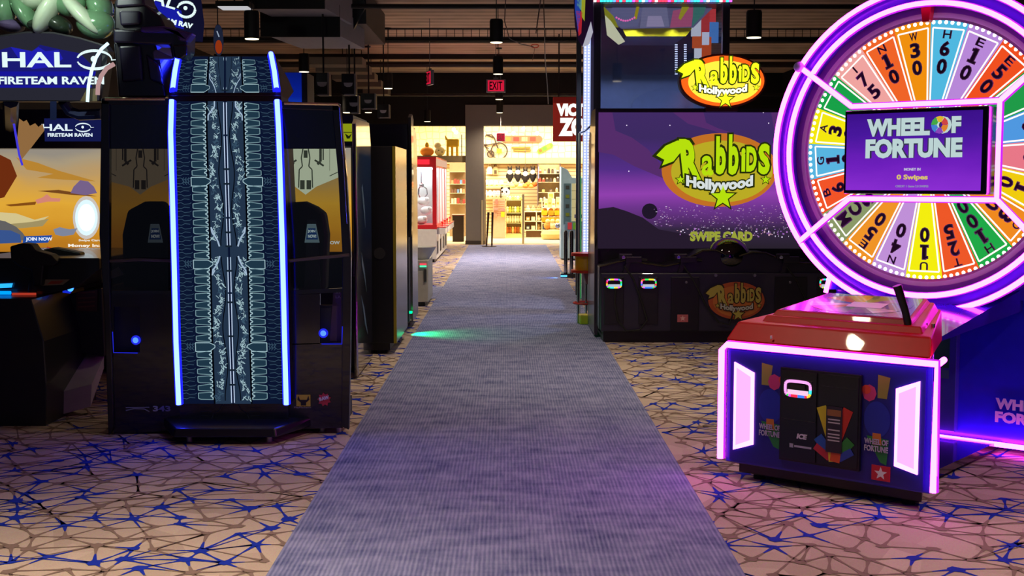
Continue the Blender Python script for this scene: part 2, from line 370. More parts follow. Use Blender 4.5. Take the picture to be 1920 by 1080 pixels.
pendant(1.45, 22.6, 3.05, .075, .26, 'added can pendant hidden behind the tall tower, brightening the pale blue kiosk', 150)  # lamp added out of sight to light the kiosk front
pendant(-2.0, 21.2, 3.05, .075, .26, 'added black can pendant above the left carpet branch, brightening the far left', 260, cone=150)  # lamp added to brighten the crane side of the hall
pendant(3.0, 3.9, 3.05, .075, .28, 'black can pendant over the patterned floor, near right', 130)
pendant(1.7, 8.8, 3.05, .075, .28, 'black can pendant over the floor between the prize wheel and screen cabinet', 90)

# ------------------------------------------------------------------ prize wheel machine
def wheel_machine():
    A = math.radians(-40)
    R = thing('prize_wheel_machine', 'large purple prize wheel arcade machine with pink neon rings and red topped console', 'arcade machine', (1.51, 5.92, 0), A)
    BLUE = mat('#2020a8', .3, coat=.3); BLUED = mat('#17177c', .35); RED = mat('#b80c16', .42, spec=.25, coat=.08)
    # console shell
    w = .55
    c = MB(BLUE)
    def tap(x, y): return x * (1 - .72 * max(0, y))
    def tbox(mb, x0, x1, y0, y1, z0, z1, zz=0.): mb.hexa([(tap(x0, y0), y0, z0), (tap(x1, y0), y0, z0), (tap(x1, y1), y1, z0), (tap(x0, y1), y1, z0), (tap(x0, y0), y0, z1), (tap(x1, y0), y0, z1), (tap(x1, y1), y1, z1 + zz), (tap(x0, y1), y1, z1 + zz)])
    tbox(c, -w + .02, w - .02, 0, .62, .085, .70); c.mat(BLACK); tbox(c, -w + .06, w - .06, .04, .6, .03, .085)
    c.build('console', R, bevel=.006)
    for x0_ in (-.42, .42):
        for y in (.1, .55): x = tap(x0_, y); MB(RUBBER).cyl((x, y, 0), (x, y, .035), .03).build('foot', R)
    pn_ = MB(BLUED); pn_.box(-w + .05, w - .05, -.012, 0, .10, .66)
    pn_.build('front_panel', R)
    # neon edge: sides and top, outer strip as painted bloom, lit core
    zt = .685; zbm = .10
    path = [(-w, zbm), (-w, zt - .04), (-w + .012, zt - .012), (-w + .04, zt), (w - .04, zt), (w, zt), ]
    path2 = [(-w, zbm), (-w, zt - .03), (-w + .03, zt), (w, zt), (w, zbm)]
    MB(NEONH).tube([(x, -.005, z) for x, z in path2], .021, 8).build('neon_glow_edge', R, smooth=True)
    MB(NEON).tube([(x, -.016, z) for x, z in path2], .0165, 8).build('neon_tube', R, smooth=True)
    MB(NEON).tube([(w + .004, 0, zt), (w + .004, .06, zt + .012)], .014, 8).build('neon_tube', R, smooth=True)
    # light windows
    lw = em((1.0, .16, .95), 3.2); le = em((1., .25, 1.), 3.5)
    for s in (-1, 1):
        q = [(s * .475, .155 if s < 0 else .17), (s * .365, .195), (s * .365, .555), (s * .475, .60)]
        mb = MB(le); mb.prism(q if s > 0 else q[::-1], -.022, -.012)
        cx = sum(p[0] for p in q) / 4; cz = sum(p[1] for p in q) / 4
        mb.mat(lw); mb.poly([(cx + (x - cx) * .72, -.0235, cz + (z - cz) * .88) for x, z in q])
        mb.build('light_panel', R)
    # printed art beside the coin door
    for s in (-1, 1):
        mb = MB(mat('#1a2a9c')); mb.poly([(x, -.0135, z) for x, z in ell(s * .275, .40, .065, .085, 20)])
        mb.mat(mat('#8c8838')); x0 = s * .275 - .05 if s < 0 else s * .275 + .0; mb.poly([(x0, -.0135, .50), (x0 + .045, -.0135, .50), (x0 + .06, -.0135, .60), (x0 - .0, -.0135, .61)])
        mb.mat(mat('#c03870')); mb.poly([(x, -.014, z) for x, z in ell(s * .275 - .01 + (.03 if s < 0 else -.03), .52, .035, .04, 8)])
        mb.mat(mat('#d04428')); mb.poly([(x, -.0145, z) for x, z in ell(s * .275 + (.065 if s < 0 else -.055), .535, .022, .022, 10)])
        mb.mat(mat('#1f7a38')); mb.poly([(s * .275 + .02, -.0135, .20), (s * .275 + .05, -.0135, .19), (s * .275 + .06, -.0135, .31), (s * .275 - .05, -.0135, .32)])
        mb.mat(mat('#c07028')); mb.poly([(s * .275 - .02, -.014, .28), (s * .275 + .025, -.014, .28), (s * .275 + .02, -.014, .335), (s * .275 - .02, -.014, .335)])
        mb.build('printed_art', R)
        l2 = MB(mat('#a8a0c0')); put_text(l2, 'WHEEL OF', s * .275, .295, .115, .026, -.0155, bold=.03); put_text(l2, 'FORTUNE', s * .275, .262, .115, .028, -.0155, bold=.03); l2.build('lettering', R)
    st = MB(mat('#b81c30')); st.box(.255, .345, -.016, -.012, .115, .185); st.mat(mat('#d8d0d8')); arr(st, star(.30, .149, .032), -.0165); st.build('sticker', R)
    # coin door
    d = MB(mat('#050507', .3)); d.box(-.215, .20, -.03, -.012, .145, .60); d.mat(mat('#0b0b10', .25)); d.box(-.205, -.02, -.036, -.03, .155, .59); d.box(-.01, .19, -.034, -.03, .155, .59)
    d.mat(mat('#15151c')); d.box(-.2, -.025, -.038, -.036, .35, .353); d.box(-.0, .18, -.036, -.034, .53, .533)
    dd = d.build('coin_door', R, bevel=.003)
    card_reader(R, -.115, .505, -.04, .15, .085, pink=True)
    lettering(dd, 'ICE', -.09, .275, .05, .025, -.038, mat('#c0b8d0'), bold=.05, shear=.2)
    lettering(dd, 'PlayNetwork'[:0] or 'Raw', -.115, .225, None, .014, -.038, mat('#8a86a0')) if False else None
    lg = MB(mat('#9a96b0')); lg.box(-.155, -.135, -.0385, -.038, .215, .235); lg.box(-.13, -.04, -.0385, -.038, .219, .229); lg.build('maker_mark', dd)
    fan = [('#c8b820', -.35, -.045, .33, .05, .22), ('#c03020', .35, .145 - .0, .33, .05, .22), ('#2050a8', -.7, -.0, .24, .05, .12), ('#2a7a30', .7, .13, .24, .05, .12), ('#b02838', -1.0, .0, .215, .035, .09), ('#2840a0', 1.0, .13, .215, .035, .08), ('#d8c020', -.1, .055, .20, .04, .05), ('#d05020', .12, .09, .20, .05, .05)]
    for k, (col, rot, cx, cz, ww, hh) in enumerate(fan):
        ca, sa = math.cos(-rot), math.sin(-rot)
        cx = .075 + math.sin(rot) * (.09 if hh > .2 else .07) if True else cx
        mb = MB(mat(col)); mb.poly([(cx + a * ca - b * sa, -.0365 - k * .0002, cz + a * sa + b * ca) for a, b in ((-ww / 2, -hh / 2), (ww / 2, -hh / 2), (ww / 2, hh / 2), (-ww / 2, hh / 2))]); mb.build('ticket_graphic', dd)
    tm = MB(mat('#28202c')); tm.box(.035, .115, -.042, -.038, .22, .44); tm.mat(mat('#8a5a30')); tm.box(.04, .11, -.043, -.042, .395, .425); tm.mat(mat('#b8b0b8'))
    for z in (.375, .36, .325, .305, .29, .275): tm.box(.045, .105, -.0425, -.042, z, z + .006)
    tm.build('instruction_plate', dd)
    # red hood
    h = MB(RED)
    h.hexa([(-.525, -.035, .705), (.53, -.035, .705), (.33, .62, .705), (-.33, .62, .705), (-.49, .03, .80), (.505, .03, .80), (.33, .60, .87), (-.31, .60, .87)])
    h.build('hood', R, bevel=.012)
    h2 = MB(RED); h2.hexa([(-.38, .07, .80), (.45, .07, .80), (.33, .57, .86), (-.29, .57, .86), (-.36, .09, .835), (.43, .09, .835), (.31, .55, .905), (-.27, .55, .905)]); h2.build('hood_step', R, bevel=.006)
    h2 = MB(RED); h2.hexa([(-.34, .10, .83), (.385, .10, .83), (.30, .54, .90), (-.25, .54, .90), (-.32, .12, .862), (.37, .12, .862), (.285, .52, .925), (-.235, .52, .925)])
    cp = h2.build('control_panel', R, bevel=.006)
    # colourful deck plate
    def dz(y): return .8635 + (y - .12) / .4 * .063
    cols = ['#2030b0', '#7838b0', '#20a040', '#e0c010', '#d04020', '#3060c8', '#f0e8f0', '#e08020', '#30a060', '#8040a0', '#c8c0d8', '#2838a0']
    art = MB(mat('#2a30a0', .15, coat=.5)); art.poly([(-.30, .13, dz(.13)), (.355, .13, dz(.13)), (.275, .51, dz(.51)), (-.225, .51, dz(.51))])
    rnd = random.Random(5)
    for k in range(12):
        a0, a1 = PI * 2 * k / 12, PI * 2 * (k + 1) / 12; m = mat(cols[k], .15, coat=.5, noise=0); art.mat(m)
        art.poly([(.03, .32, dz(.32) + .001)] + [(.03 + .26 * math.cos(a), .32 + .17 * math.sin(a), dz(.32 + .17 * math.sin(a)) + .001) for a in (a0, (a0 + a1) / 2, a1)])
    art.mat(mat('#e8e4ea', .2)); art.poly([(-.02, .26, dz(.26) + .002), (.16, .26, dz(.26) + .002), (.16, .36, dz(.36) + .002), (-.02, .36, dz(.36) + .002)])
    art.build('deck_graphic', cp)
    for x in (.40, .435): MB(CHROME).cyl((x, .22, .82), (x, .22, .838), .01).build('button', R, smooth=True)
    # lever
    lv = MB(mat('#120c10', .3)); lv.tube([(.365, .12, .80), (.35, .10, .90), (.32, .07, 1.02)], [.018, .018, .022], 10); lv.build('lever', R, smooth=True)
    MB(mat('#d8d0d8')).box(.0 - .27, .0 - .262, -.037, -.03, .735, .75).build('lock', R)
    # platform joining console and body, body
    MB(BLACKG).box(-.33, .33, .60, 1.5, .02, .06).build('base_plate', R)
    bz = 1.18
    body = MB(mat('#2424e0', .3, coat=.3)); body.box(-.66, .62, 1.5, 2.05, .05, 1.0); body.build('body', R, bevel=.01)
    MB(mat('#3c3cb0', .35, coat=.4)).box(-.45, .10, 1.45, 1.5, .09, .98).build('access_panel', R, bevel=.004)
    bp = MB(mat('#2828e0', .35)); bp.prism([(-.67, .86), (.80, .86), (.62, 1.35), (-.55, 1.35)], 1.42, 1.6); bp.build('speaker_board', R)
    tl = MB(mat('#2a18a0', .15, coat=.5)); tl.hexa([(-.31, .62, .70), (.31, .62, .70), (.45, 1.45, .80), (-.45, 1.45, .80), (-.31, .62, .72), (.31, .62, .72), (.45, 1.45, .92), (-.45, 1.45, .92)]); tl.build('bridge_cover', R)
    for k, cx in enumerate((-.48, .32)):
        g = MB(mat('#0c0c60', .5))
        cz = 1.03
        for q in range(6):
            a0 = q * PI / 3 + .15; a1 = a0 + PI / 3 - .3
            for rr in (.05, .068, .086, .104, .122):
                g.line([(cx + rr * math.cos(a0 + (a1 - a0) * i / 5), cz + rr * math.sin(a0 + (a1 - a0) * i / 5)) for i in range(6)], .010, 1.4185)
        g.build('speaker_grille', R)
    ws = em('#3434ff', .25)
    l2 = MB(mat('#d0d0e8')); put_text(l2, 'WHEEL OF', .51, .275, .40, .062, 1.49, bold=.05); put_text(l2, 'FORTUNE', .51, .20, .40, .062, 1.49, bold=.05); l2.build('lettering', R)
    sd = MB(mat('#1c6a40', .4)); sd.poly([(-.12, 1.449, .45), (.06, 1.449, .45), (.06, 1.449, .70)]); sd.mat(mat('#8a6a90')); sd.poly([(-.12, 1.449, .15), (-.02, 1.449, .15), (-.02, 1.449, .38), (-.12, 1.449, .38)])
    sd.mat(mat('#5a9090')); sd.box(-.12, .06, 1.448, 1.45, .39, .44); sd.build('printed_art', R)
    MB(NEON).tube([(-.5, 1.44, .055), (.66, 1.44, .055)], .014, 8).build('neon_tube', R, smooth=True)
    MB(NEON).tube([(-.68, 1.41, .84), (-.57, 1.41, 1.30)], .014, 8).build('neon_tube', R, smooth=True)
    MB(NEON).tube([(.80, 1.41, .92), (.66, 1.41, 1.36)], .014, 8).build('neon_tube', R, smooth=True)
    # ---- wheel head
    cy = 1.12; cz = 1.664; R0 = .705; R1 = .782; R2 = .868
    hd = MB(mat('#4a20c8', .35, coat=.3)); n = 96
    def ring(mb, ra, rb, ya, yb):
        vs = []; fs = []
        for i in range(n):
            a = 2 * PI * i / n; ca, sa = math.cos(a), math.sin(a)
            vs += [(ra * ca, ya, cz + ra * sa), (rb * ca, yb, cz + rb * sa)]
        for i in range(n): j = (i + 1) % n; fs.append((2 * i, 2 * j, 2 * j + 1, 2 * i + 1))
        mb.add(vs, fs)
    ring(hd, R1 - .01, R2, cy + .0, cy + .02); ring(hd, R2, R2, cy + .02, cy + .28); ring(hd, R1 - .01, R1 - .01, cy, cy + .1); ring(hd, .01, R2, cy + .28, cy + .28)
    hd.build('wheel_housing', R, smooth=True)
    rim = MB(mat('#b088b8', .4)); ring(rim, R0 - .005, R0 + .03, cy + .07, cy + .05); rim.mat(mat('#9060a0', .35)); ring(rim, R0 + .03, R1 - .01, cy + .05, cy + .06)
    rim.mat(mat('#c8c0c8', .3, .6)); ring(rim, R0 - .01, R0 + .004, cy + .045, cy + .045); rim.build('wheel_rim', R, smooth=True)
    def circ(r, y, nn=96): return [(r * math.cos(2 * PI * i / nn), y, cz + r * math.sin(2 * PI * i / nn)) for i in range(nn)]
    for r in (R1, R2):
        MB(NEONH).tube(circ(r, cy + .0), .019, 8, True).build('neon_glow_edge', R, smooth=True)  # wider purple tube stands in for bloom round the ring
        MB(NEON).tube(circ(r, cy - .010), .0145, 8, True).build('neon_ring', R, smooth=True)
    MB(mat('#c01028', .3)).prism([(-.03, cz + R1 + .0), (.03, cz + R1 + .0), (.018, cz + R0 - .02), (-.018, cz + R0 - .02)], cy + .0, cy + .05).build('pointer', R)
    wedges = [('W', '30', '#f09010'), ('H', '60', '#50b8e0'), ('E', '10', '#b888d8'), ('E', '50', '#f05020'), ('L', '', '#209a48'), ('', 'O', '#5098e0'), ('', '0', '#e87888'), ('', '10', '#f0cc10'), ('O', '30', '#f08a20'), ('H', '100', '#20a848'),
              ('T', '25', '#ee5828'), ('U', '10', '#f4ee10'), ('N', '40', '#c090d8'), ('E', '50', '#f09428'), ('', '', '#8a9868'), ('B', '60', '#f25428'), ('G', '10', '#58b4e0'), ('A', '30', '#f4e810'), ('', '', '#18a048'), ('I', '75', '#f0a4a0'), ('N', '10', '#f06428')]
    nW = 21; st_ = 2 * PI / nW; yb = cy + .075
    INK = mat('#18141c', .5, noise=0); OUT = mat('#8a8690', .5, noise=0)
    bulbs = MB(em((1, .97, .92), 2.6))
    for k, (lt, num, col) in enumerate(wedges):
        a = -st_ / 2 + k * st_                     # clockwise from the top
        def pt(r, da, y=yb): t = a + da; return (r * math.sin(t), y, cz + r * math.cos(t))
        h_ = st_ / 2
        m = MB(em(col, 1.0)); g_ = [pt(.10, -h_), pt(.10, h_)] ; m.add([pt(R0, -h_), pt(R0, 0), pt(R0, h_), pt(.10, h_), pt(.10, -h_)], [(4, 3, 2, 1, 0)])
        m.mat(em((1, .93, .88), 1.15))
        e = h_ - .012 / .6
        def strip(ra, da, rb, db, w_=.0045):
            p = Vector(pt(ra, da, yb - .002)); q = Vector(pt(rb, db, yb - .002)); d = (q - p).normalized(); nn = Vector((-d.z, 0, d.x)) * w_
            m.poly([p - nn, q - nn, q + nn, p + nn])
        strip(R0 - .045, -e, .12, -e * .80); strip(R0 - .045, e, .12, e * .80); strip(R0 - .045, -e, R0 - .045, e)
        wd_ = m.build('wedge', R)
        for q in range(6):
            da = -h_ + (q + .5) * st_ / 6; p = pt(R0 - .018, da, yb - .006); bulbs.ball(p, .0105, 6, 4)
        L_ = MB(INK)
        def ch(c, r, size, wid, bd=.03):
            t = a
            if c == '1':
                for m_, g, yy in ((OUT, .005, yb - .0035), (INK, 0., yb - .0050)):
                    L_.mat(m_)
                    for x0, x1, z0, z1 in ((-.0085, .0085, -.5, .5), (-.020, .020, -.5, -.40), (-.018, .0, .33, .43)):
                        q = [(x0 - g, z0 * size - g), (x1 + g, z0 * size - g), (x1 + g, z1 * size + g), (x0 - g, z1 * size + g)]
                        L_.poly([(r * math.sin(t) + x * math.cos(t) + z * math.sin(t), yy, cz + r * math.cos(t) - x * math.sin(t) + z * math.cos(t)) for x, z in q])
                return
            L_.mat(OUT); put_text(L_, c, r * math.sin(t), cz + r * math.cos(t), wid * 1.22, size * 1.12, yb - .003, bold=bd + .03, depth=.001, rot=-t)
            L_.mat(INK); put_text(L_, c, r * math.sin(t), cz + r * math.cos(t), wid, size, yb - .0045, bold=bd, depth=.002, rot=-t)
        if lt: ch(lt, R0 - .080, .040, .008 if lt == 'I' else .038, -.01)
        for q, dgt in enumerate(num): ch(dgt, R0 - .155 - q * .095, .074, .022 if dgt == '1' else .046, .015)
        if k == 14:
            for q, c_ in enumerate('MCS'):  # letters partly covered in the photo
                ch(c_, R0 - .10 - q * .09, .07, .06)
        if L_.v: L_.build('lettering', wd_)
    bulbs.build('rim_bulbs', R)['kind'] = 'stuff'
    # screen box, its neon frame and spokes
    sx0, sx1, sz0, sz1 = -.40, .385, cz - .232, cz + .222
    fy = cy - .10
    MB(mat('#100828', .25, coat=.4)).box(sx0, sx1, fy, cy + .05, sz0, sz1).build('screen_case', R, bevel=.006)
    pic = ramp_glow([(0, '#9030d8'), (.35, '#7020c0'), (.7, '#4a18a0'), (1, '#3a1088')], 2, sz0, sz1, .95, .25, 3)
    sc = MB(pic); sc.box(sx0 + .015, sx1 - .03, fy - .004, fy, sz0 + .02, sz1 - .02); sc = sc.build('screen', R)
    cxm = (sx0 + sx1) / 2; l = MB(em('#5a5a78', .7)); wdt = .57
    for dy, m_, bd in ((.0, em('#3c3c58', .8), .10), (.002, em('#c0d8d8', .95), .055)):
        l.mat(m_)
        put_text(l, 'WHEEL', cxm - .085, cz + .125, .35, .095, fy - .005 - dy, bold=bd, depth=.001)
        put_text(l, 'OF', cxm + .185, cz + .130, .14, .09, fy - .005 - dy, bold=bd, depth=.001)
        put_text(l, 'FORTUNE', cxm, cz + .012, .53, .105, fy - .005 - dy, bold=bd, depth=.001)
    l.build('title_lettering', sc)
    wm = MB(em('#d84848', .9))
    for q, cc in enumerate(('#d84848', '#e8c030', '#48b048', '#4888d8', '#9048c0', '#e88830')):
        wm.mat(em(cc, .9)); a0 = q * PI / 3; wm.poly([(cxm + .143 + r_ * math.cos(t_), fy - .0105, cz + .131 + r_ * math.sin(t_)) for r_, t_ in ((.016, a0), (.046, a0), (.046, a0 + .5), (.046, a0 + 1.0), (.016, a0 + 1.0))])
    wm.build('small_wheel_mark', sc)
    lettering(sc, 'MONEY IN', cxm, cz - .10, .09, .015, fy - .005, em('#c8c0e0', .9), bold=.03)
    lettering(sc, '0 Swipes', cxm, cz - .145, .17, .034, fy - .005, em('#e0c868', .95), bold=.03)
    lettering(sc, 'CREDIT 1 Game 2.0 SWIPES', cxm, cz - .19, .18, .012, fy - .005, em('#a098c8', .8), bold=.02)
    off = .028
    fr = [(sx0 - .0, sz0 - off), (sx1 + off, sz0 - off), (sx1 + off, sz1 + off), (sx0 - .0, sz1 + off)]
    def nt(p, q, y0=cy - .02, y1=cy - .02):
        MB(NEONH).tube([(p[0], y0 + .008, p[1]), (q[0], y1 + .008, q[1])], .019, 8).build('neon_glow_edge', R, smooth=True)  # dimmer outer tube imitates the bloom of the core
        MB(NEON).tube([(p[0], y0, p[1]), (q[0], y1, q[1])], .015, 8).build('neon_tube', R, smooth=True)
    nt(fr[0], fr[1]); nt(fr[1], fr[2]); nt(fr[2], fr[3])
    for (px_, pz_), ang in ((fr[0], 216), (fr[1], -38), (fr[2], 36), (fr[3], 146)):
        a = math.radians(ang); nt((px_, pz_), (R2 * math.cos(a), cz + R2 * math.sin(a)), cy - .02, cy - .02)
    MB(mat('#c8d8f0', .3)).ball((R2 * math.cos(math.radians(146)), cy - .03, cz + R2 * math.sin(math.radians(146))), .03).build('corner_joint', R, smooth=True)
    return R

RGB = [em('#ff3050', 1.1), em('#30ff60', 1.1), em('#4080ff', 1.1), em('#ffe040', 1.1), em('#ff60ff', 1.1), em('#40ffff', 1.1)]
def card_reader(par, cx, cz, y, w, h, pink=False, seed=1):
    """faces -y; body black, lit coloured rim, dark slot window"""
    rnd = random.Random(seed)
    b = MB(mat('#101014', .3)); b.box(cx - w / 2, cx + w / 2, y, y + .02, cz - h / 2, cz + h / 2); o = b.build('card_reader', par, bevel=.004)
    r = MB(RGB[0]); pts = ell(cx, cz, w / 2 * .96, h / 2 * .95, 28)
    def sq(t):
        a = 2 * PI * t; c_, s_ = math.cos(a), math.sin(a); e = .45
        return (cx + w / 2 * .88 * math.copysign(abs(c_) ** e, c_), cz + h / 2 * .84 * math.copysign(abs(s_) ** e, s_))
    N_ = 24
    for i in range(N_):
        r.mat(em('#ffa0f0', 1.3) if pink and i < 15 else RGB[rnd.randrange(6)]); r.line([sq(i / N_), sq((i + 1) / N_)], h * .17, y - .003)
    r.mat(em('#ffd0f0', 1.0) if pink else em('#d0d8e8', .8)); r.box(cx - w * .36, cx + w * .36, y - .004, y, cz - h * .34, cz - h * .08)
    r.build('lit_rim', o)
    s_ = MB(mat('#181018', .2)); s_.box(cx - w * .28, cx + w * .26, y - .006, y, cz - h * .02, cz + h * .26); s_.build('slot_window', o)
    return o
wheel_machine()

# ------------------------------------------------------------------ big screen cabinet with oval topper
def logo(par, cx, cz, w, h, y, bright, cols, dark, name='oval_logo', white=None):
    """oval badge with two rows of writing and a star; cols: rim, field, letters"""
    f = (lambda c: em(c, bright)) if bright > 0 else (lambda c: mat(c, .5, noise=0))
    b = MB(f(cols[0])); b.prism(ell(cx, cz, w / 2, h / 2, 48), y, y + .02); b.mat(f(cols[1])); b.poly([(x, y - .002, z) for x, z in ell(cx + w * .02, cz - h * .02, w * .44, h * .42, 48)])
    o = b.build(name, par)
    L_ = MB(f(dark))
    def word(t, x, z, ww, hh, m1, y1, bd=.05, **k):
        L_.mat(f(dark)); put_text(L_, t, x, z, ww + w * .032, hh + h * .05, y1, bold=bd + .07, depth=.001, **k)
        L_.mat(f(m1)); put_text(L_, t, x, z, ww, hh, y1 - .003, bold=bd, depth=.001, **k)
    def leaf(m_, g, y1):
        pts = [(-.55, .20), (-.47, .33), (-.37, .40), (-.28, .40), (-.25, .33), (-.31, .29), (-.35, .22), (-.40, .12), (-.50, .06), (-.48, .14)]
        m0x = sum(p[0] for p in pts) / len(pts); m0z = sum(p[1] for p in pts) / len(pts)
        L_.mat(f(m_)); L_.poly([(cx + w * (m0x + (a - m0x) * g), y1, cz + h * (m0z + (b_ - m0z) * g)) for a, b_ in pts])
    leaf(dark, 1.25, y - .003); leaf(cols[2], 1.0, y - .0055)
    word('R', cx - .25 * w, cz + .12 * h, w * .165, h * .60, cols[2], y - .004, shear=-.12)
    word('a', cx - .105 * w, cz + .06 * h, w * .10, h * .27, cols[2], y - .004, bd=.02)
    word('b', cx + .01 * w, cz + .20 * h, w * .085, h * .52, cols[2], y - .004)
    word('b', cx + .12 * w, cz + .21 * h, w * .085, h * .55, cols[2], y - .004, bd=.04)
    word('i', cx + .205 * w, cz + .14 * h, w * .035, h * .32, cols[2], y - .004)
    word('D', cx + .275 * w, cz + .15 * h, w * .09, h * .34, cols[2], y - .004)
    word('S', cx + .385 * w, cz + .15 * h, w * .10, h * .42, cols[2], y - .004)
    word('Hollywood', cx + .0 * w, cz - .16 * h, w * .58, h * .19, white or '#e8f0f0', y - .010, bd=.05, bow=-.06 * h)
    L_.mat(f(dark)); arr(L_, star(cx + .03 * w, cz - .37 * h, h * .215), y - .012); L_.mat(f(cols[2])); arr(L_, star(cx + .03 * w, cz - .37 * h, h * .17), y - .014)
    for sx in (-.34, .40):
        L_.mat(f(dark)); arr(L_, star(cx + sx * w, cz - .13 * h, h * .085), y - .012); L_.mat(f(cols[2])); arr(L_, star(cx + sx * w, cz - .13 * h, h * .06), y - .014)
    L_.build('lettering', o); return o
def screen_cabinet():
    Y = 11.95; x0 = X(1116, Y); R = thing('screen_cabinet', 'wide dark arcade cabinet with a purple night city screen and black gun console', 'arcade machine', (x0 + 1.2, Y, 0))
    w = 1.2; zt = Z(203, Y)
    def L(px, py, yy=0.): p = W(px, py, Y + yy); return p.x - (x0 + 1.2), p.z
    body = MB(mat('#0a0a10', .4)); body.box(-w + .03, w - .03, .1, .95, .1, zt - .02); body.build('body', R)
    for s in (-1, 1):
        sp = MB(mat('#241f2c', .35, coat=.3) if s < 0 else BLACK); x = -w if s < 0 else w - .03
        sp.prismx([(.0, .03), (1.0, .03), (1.0, 1.9), (.55, zt), (.02, zt), (.12, 1.02), (.0, .85)], x, x + .03); sp.build('side_panel', R)
        e = MB(mat('#6a625c', .3, .6)); xx = -w - .004 if s < 0 else w + .002
        e.box(xx, xx + .004, .0, .03, .05, 1.95); e.build('edge_trim', R)
    hd = MB(mat('#17101f', .4)); hd.box(-w + .02, w - .02, .02, .5, zt - .035, zt); hd.build('header_ledge', R)
    # picture screen
    a = L(1122, 466, .1); b = L(1490, 208, .1); sx0, sz0 = a; sx1 = w - .05; sz1 = b[1]
    pic = ramp_glow([(0, '#2c2430'), (.14, '#3a2c48'), (.30, '#7a3c9c'), (.40, '#a048c0'), (.58, '#5c3494'), (.80, '#44306c'), (1, '#483070')], 2, sz0, sz1, .80, .05, 1.2)
    sc = MB(pic).box(sx0, sx1, .085, .10, sz0, sz1).build('screen', R)
    ys = .083
    S = lambda px, py: L(px, py, .085)
    cl = MB(em('#6a3a84', .62))
    for poly in ([(1122, 208), (1148, 210), (1154, 245), (1185, 258), (1215, 280), (1240, 310), (1245, 335), (1190, 312), (1150, 290), (1122, 285)],
                 [(1255, 206), (1318, 206), (1324, 230), (1345, 240), (1400, 258), (1440, 285), (1400, 270), (1340, 246), (1290, 232)],
                 [(1445, 206), (1462, 206), (1475, 300), (1458, 280)]):
        cl.poly([(S(*p)[0], ys, S(*p)[1]) for p in poly])
    cl.build('clouds', sc)
    hill = MB(em('#2c2034', .75)); hp = [(1120, 466), (1120, 392), (1150, 388), (1175, 396), (1205, 408), (1235, 430), (1290, 440), (1340, 452), (1380, 466)]
    hill.poly([(S(*p)[0], ys - .002, S(*p)[1]) for p in hp]); hill.mat(em('#241a2e', .8)); q = S(1218, 396); hill.poly([(x, ys - .003, z) for x, z in ell(q[0], q[1], .075, .075, 20)]); hill.build('hillside', sc)
    rnd = random.Random(9); ci = MB(em('#e0c8f0', .9)); cm = [em('#e8d8f8', .95), em('#b878d0', .8), em('#d8a8c0', .8), em('#9060b8', .8)]
    for _ in range(420):
        px = rnd.uniform(1225, 1500); py = 384 + 62 * rnd.random() ** .9
        if py > 425 and px < 1260: continue
        ci.mat(rnd.choice(cm)); x, z = S(px, py); ww = rnd.uniform(.003, .016); hh = rnd.uniform(.002, .006) * (1 + 2 * (py > 430))
        ci.poly([(x, ys - .004, z), (x + ww, ys - .004, z), (x + ww, ys - .004, z + hh), (x, ys - .004, z + hh)])
    ci.build('city_lights', sc)['kind'] = 'stuff'
    s_ = MB(em('#f0e0ff', 1.)); 
    for p in ((1174, 236), (1255, 236), (1430, 212), (1178, 322), (1440, 232)): x, z = S(*p); s_.poly([(x, ys - .002, z), (x + .01, ys - .002, z), (x + .01, ys - .002, z + .01), (x, ys - .002, z + .01)])
    s_.build('stars', sc)
    c = S(1346, 319); logo(sc, c[0] + .01, c[1], 1.10, .70, ys - .03, .85, ('#d07828', '#c8b828', '#c4f010'), '#28300c')
    c = S(1352, 443); lettering(sc, 'SWIPE CARD', c[0], c[1], .60, .095, ys - .01, em('#a8b040', .8), bold=.06, name='prompt_lettering')
    # gun console
    Yc = -.45
    cs = MB(mat('#141220', .35, coat=.2))
    top = [(-w + .02, .71), (-1.05, .745), (-.93, .775), (-.75, .74), (-.57, .715), (-.45, .74), (-.34, .80), (-.22, .86), (-.10, .865), (.0, .82), (.06, .795), (.14, .815), (.24, .845), (.36, .84), (.46, .80), (.56, .765), (.70, .745), (.85, .74), (1.0, .755), (1.18, .76)]
    cs.prism([(w - .02, .12)] + top[::-1] + [(-w + .02, .12)], Yc + .12, .1); cs.build('console', R, bevel=.01)
    pf = MB(mat('#1c1a30', .4, coat=.2)); pf.box(-w + .03, w - .03, Yc + .06, Yc + .12, .11, .655); pf.build('console_front', R, bevel=.01)
    kk = MB(BLACK); kk.box(-w + .06, w - .06, Yc + .12, .5, .0, .12); kk.build('plinth', R)
    lip = MB(mat('#4a443c', .25, .7)); lip.tube([(x, Yc + .11, z + .0) for x, z in top], .008, 6); lip.build('console_lip', R, smooth=True)
    dm = MB(mat('#060806', .05, coat=1.)); dm.ball((.05, -.16, .80), (.20, .20, .175), 28, 16); dm.build('dome', R, smooth=True)
    fy = Yc + .058
    for x0_, x1_ in ((-.52, -.26), (.44, .74)):
        d = MB(mat('#0a0910', .35)); d.box(x0_, x1_, fy - .012, fy, .12, .62); d.mat(STEEL); d.cyl((x0_ + .14, fy - .02, .57), (x0_ + .14, fy - .012, .57), .012)
        d.build('access_door', R, bevel=.004)
    for x0_ in (-1.12, -.80, .85):
        d = MB(mat('#121018', .4)); d.box(x0_ - .02, x0_ + .16, fy - .01, fy, .18, .62); d.build('reader_panel', R, bevel=.004)
    for k, cx in enumerate((-1.05, -.73, .92)): card_reader(R, cx, .56, fy - .03, .15, .09, seed=k + 3)
    logo(R, .085, .40, .52, .345, fy - .02, 0, ('#a84a20', '#b8682a', '#a89a40'), '#1c1408', white='#a8a8a0')
    st = MB(mat('#b05a60')); st.box(-.46, -.36, fy - .016, fy - .012, .20, .27); st.mat(mat('#d8a8a8')); arr(st, star(-.41, .235, .028), fy - .017); st.build('sticker', R)
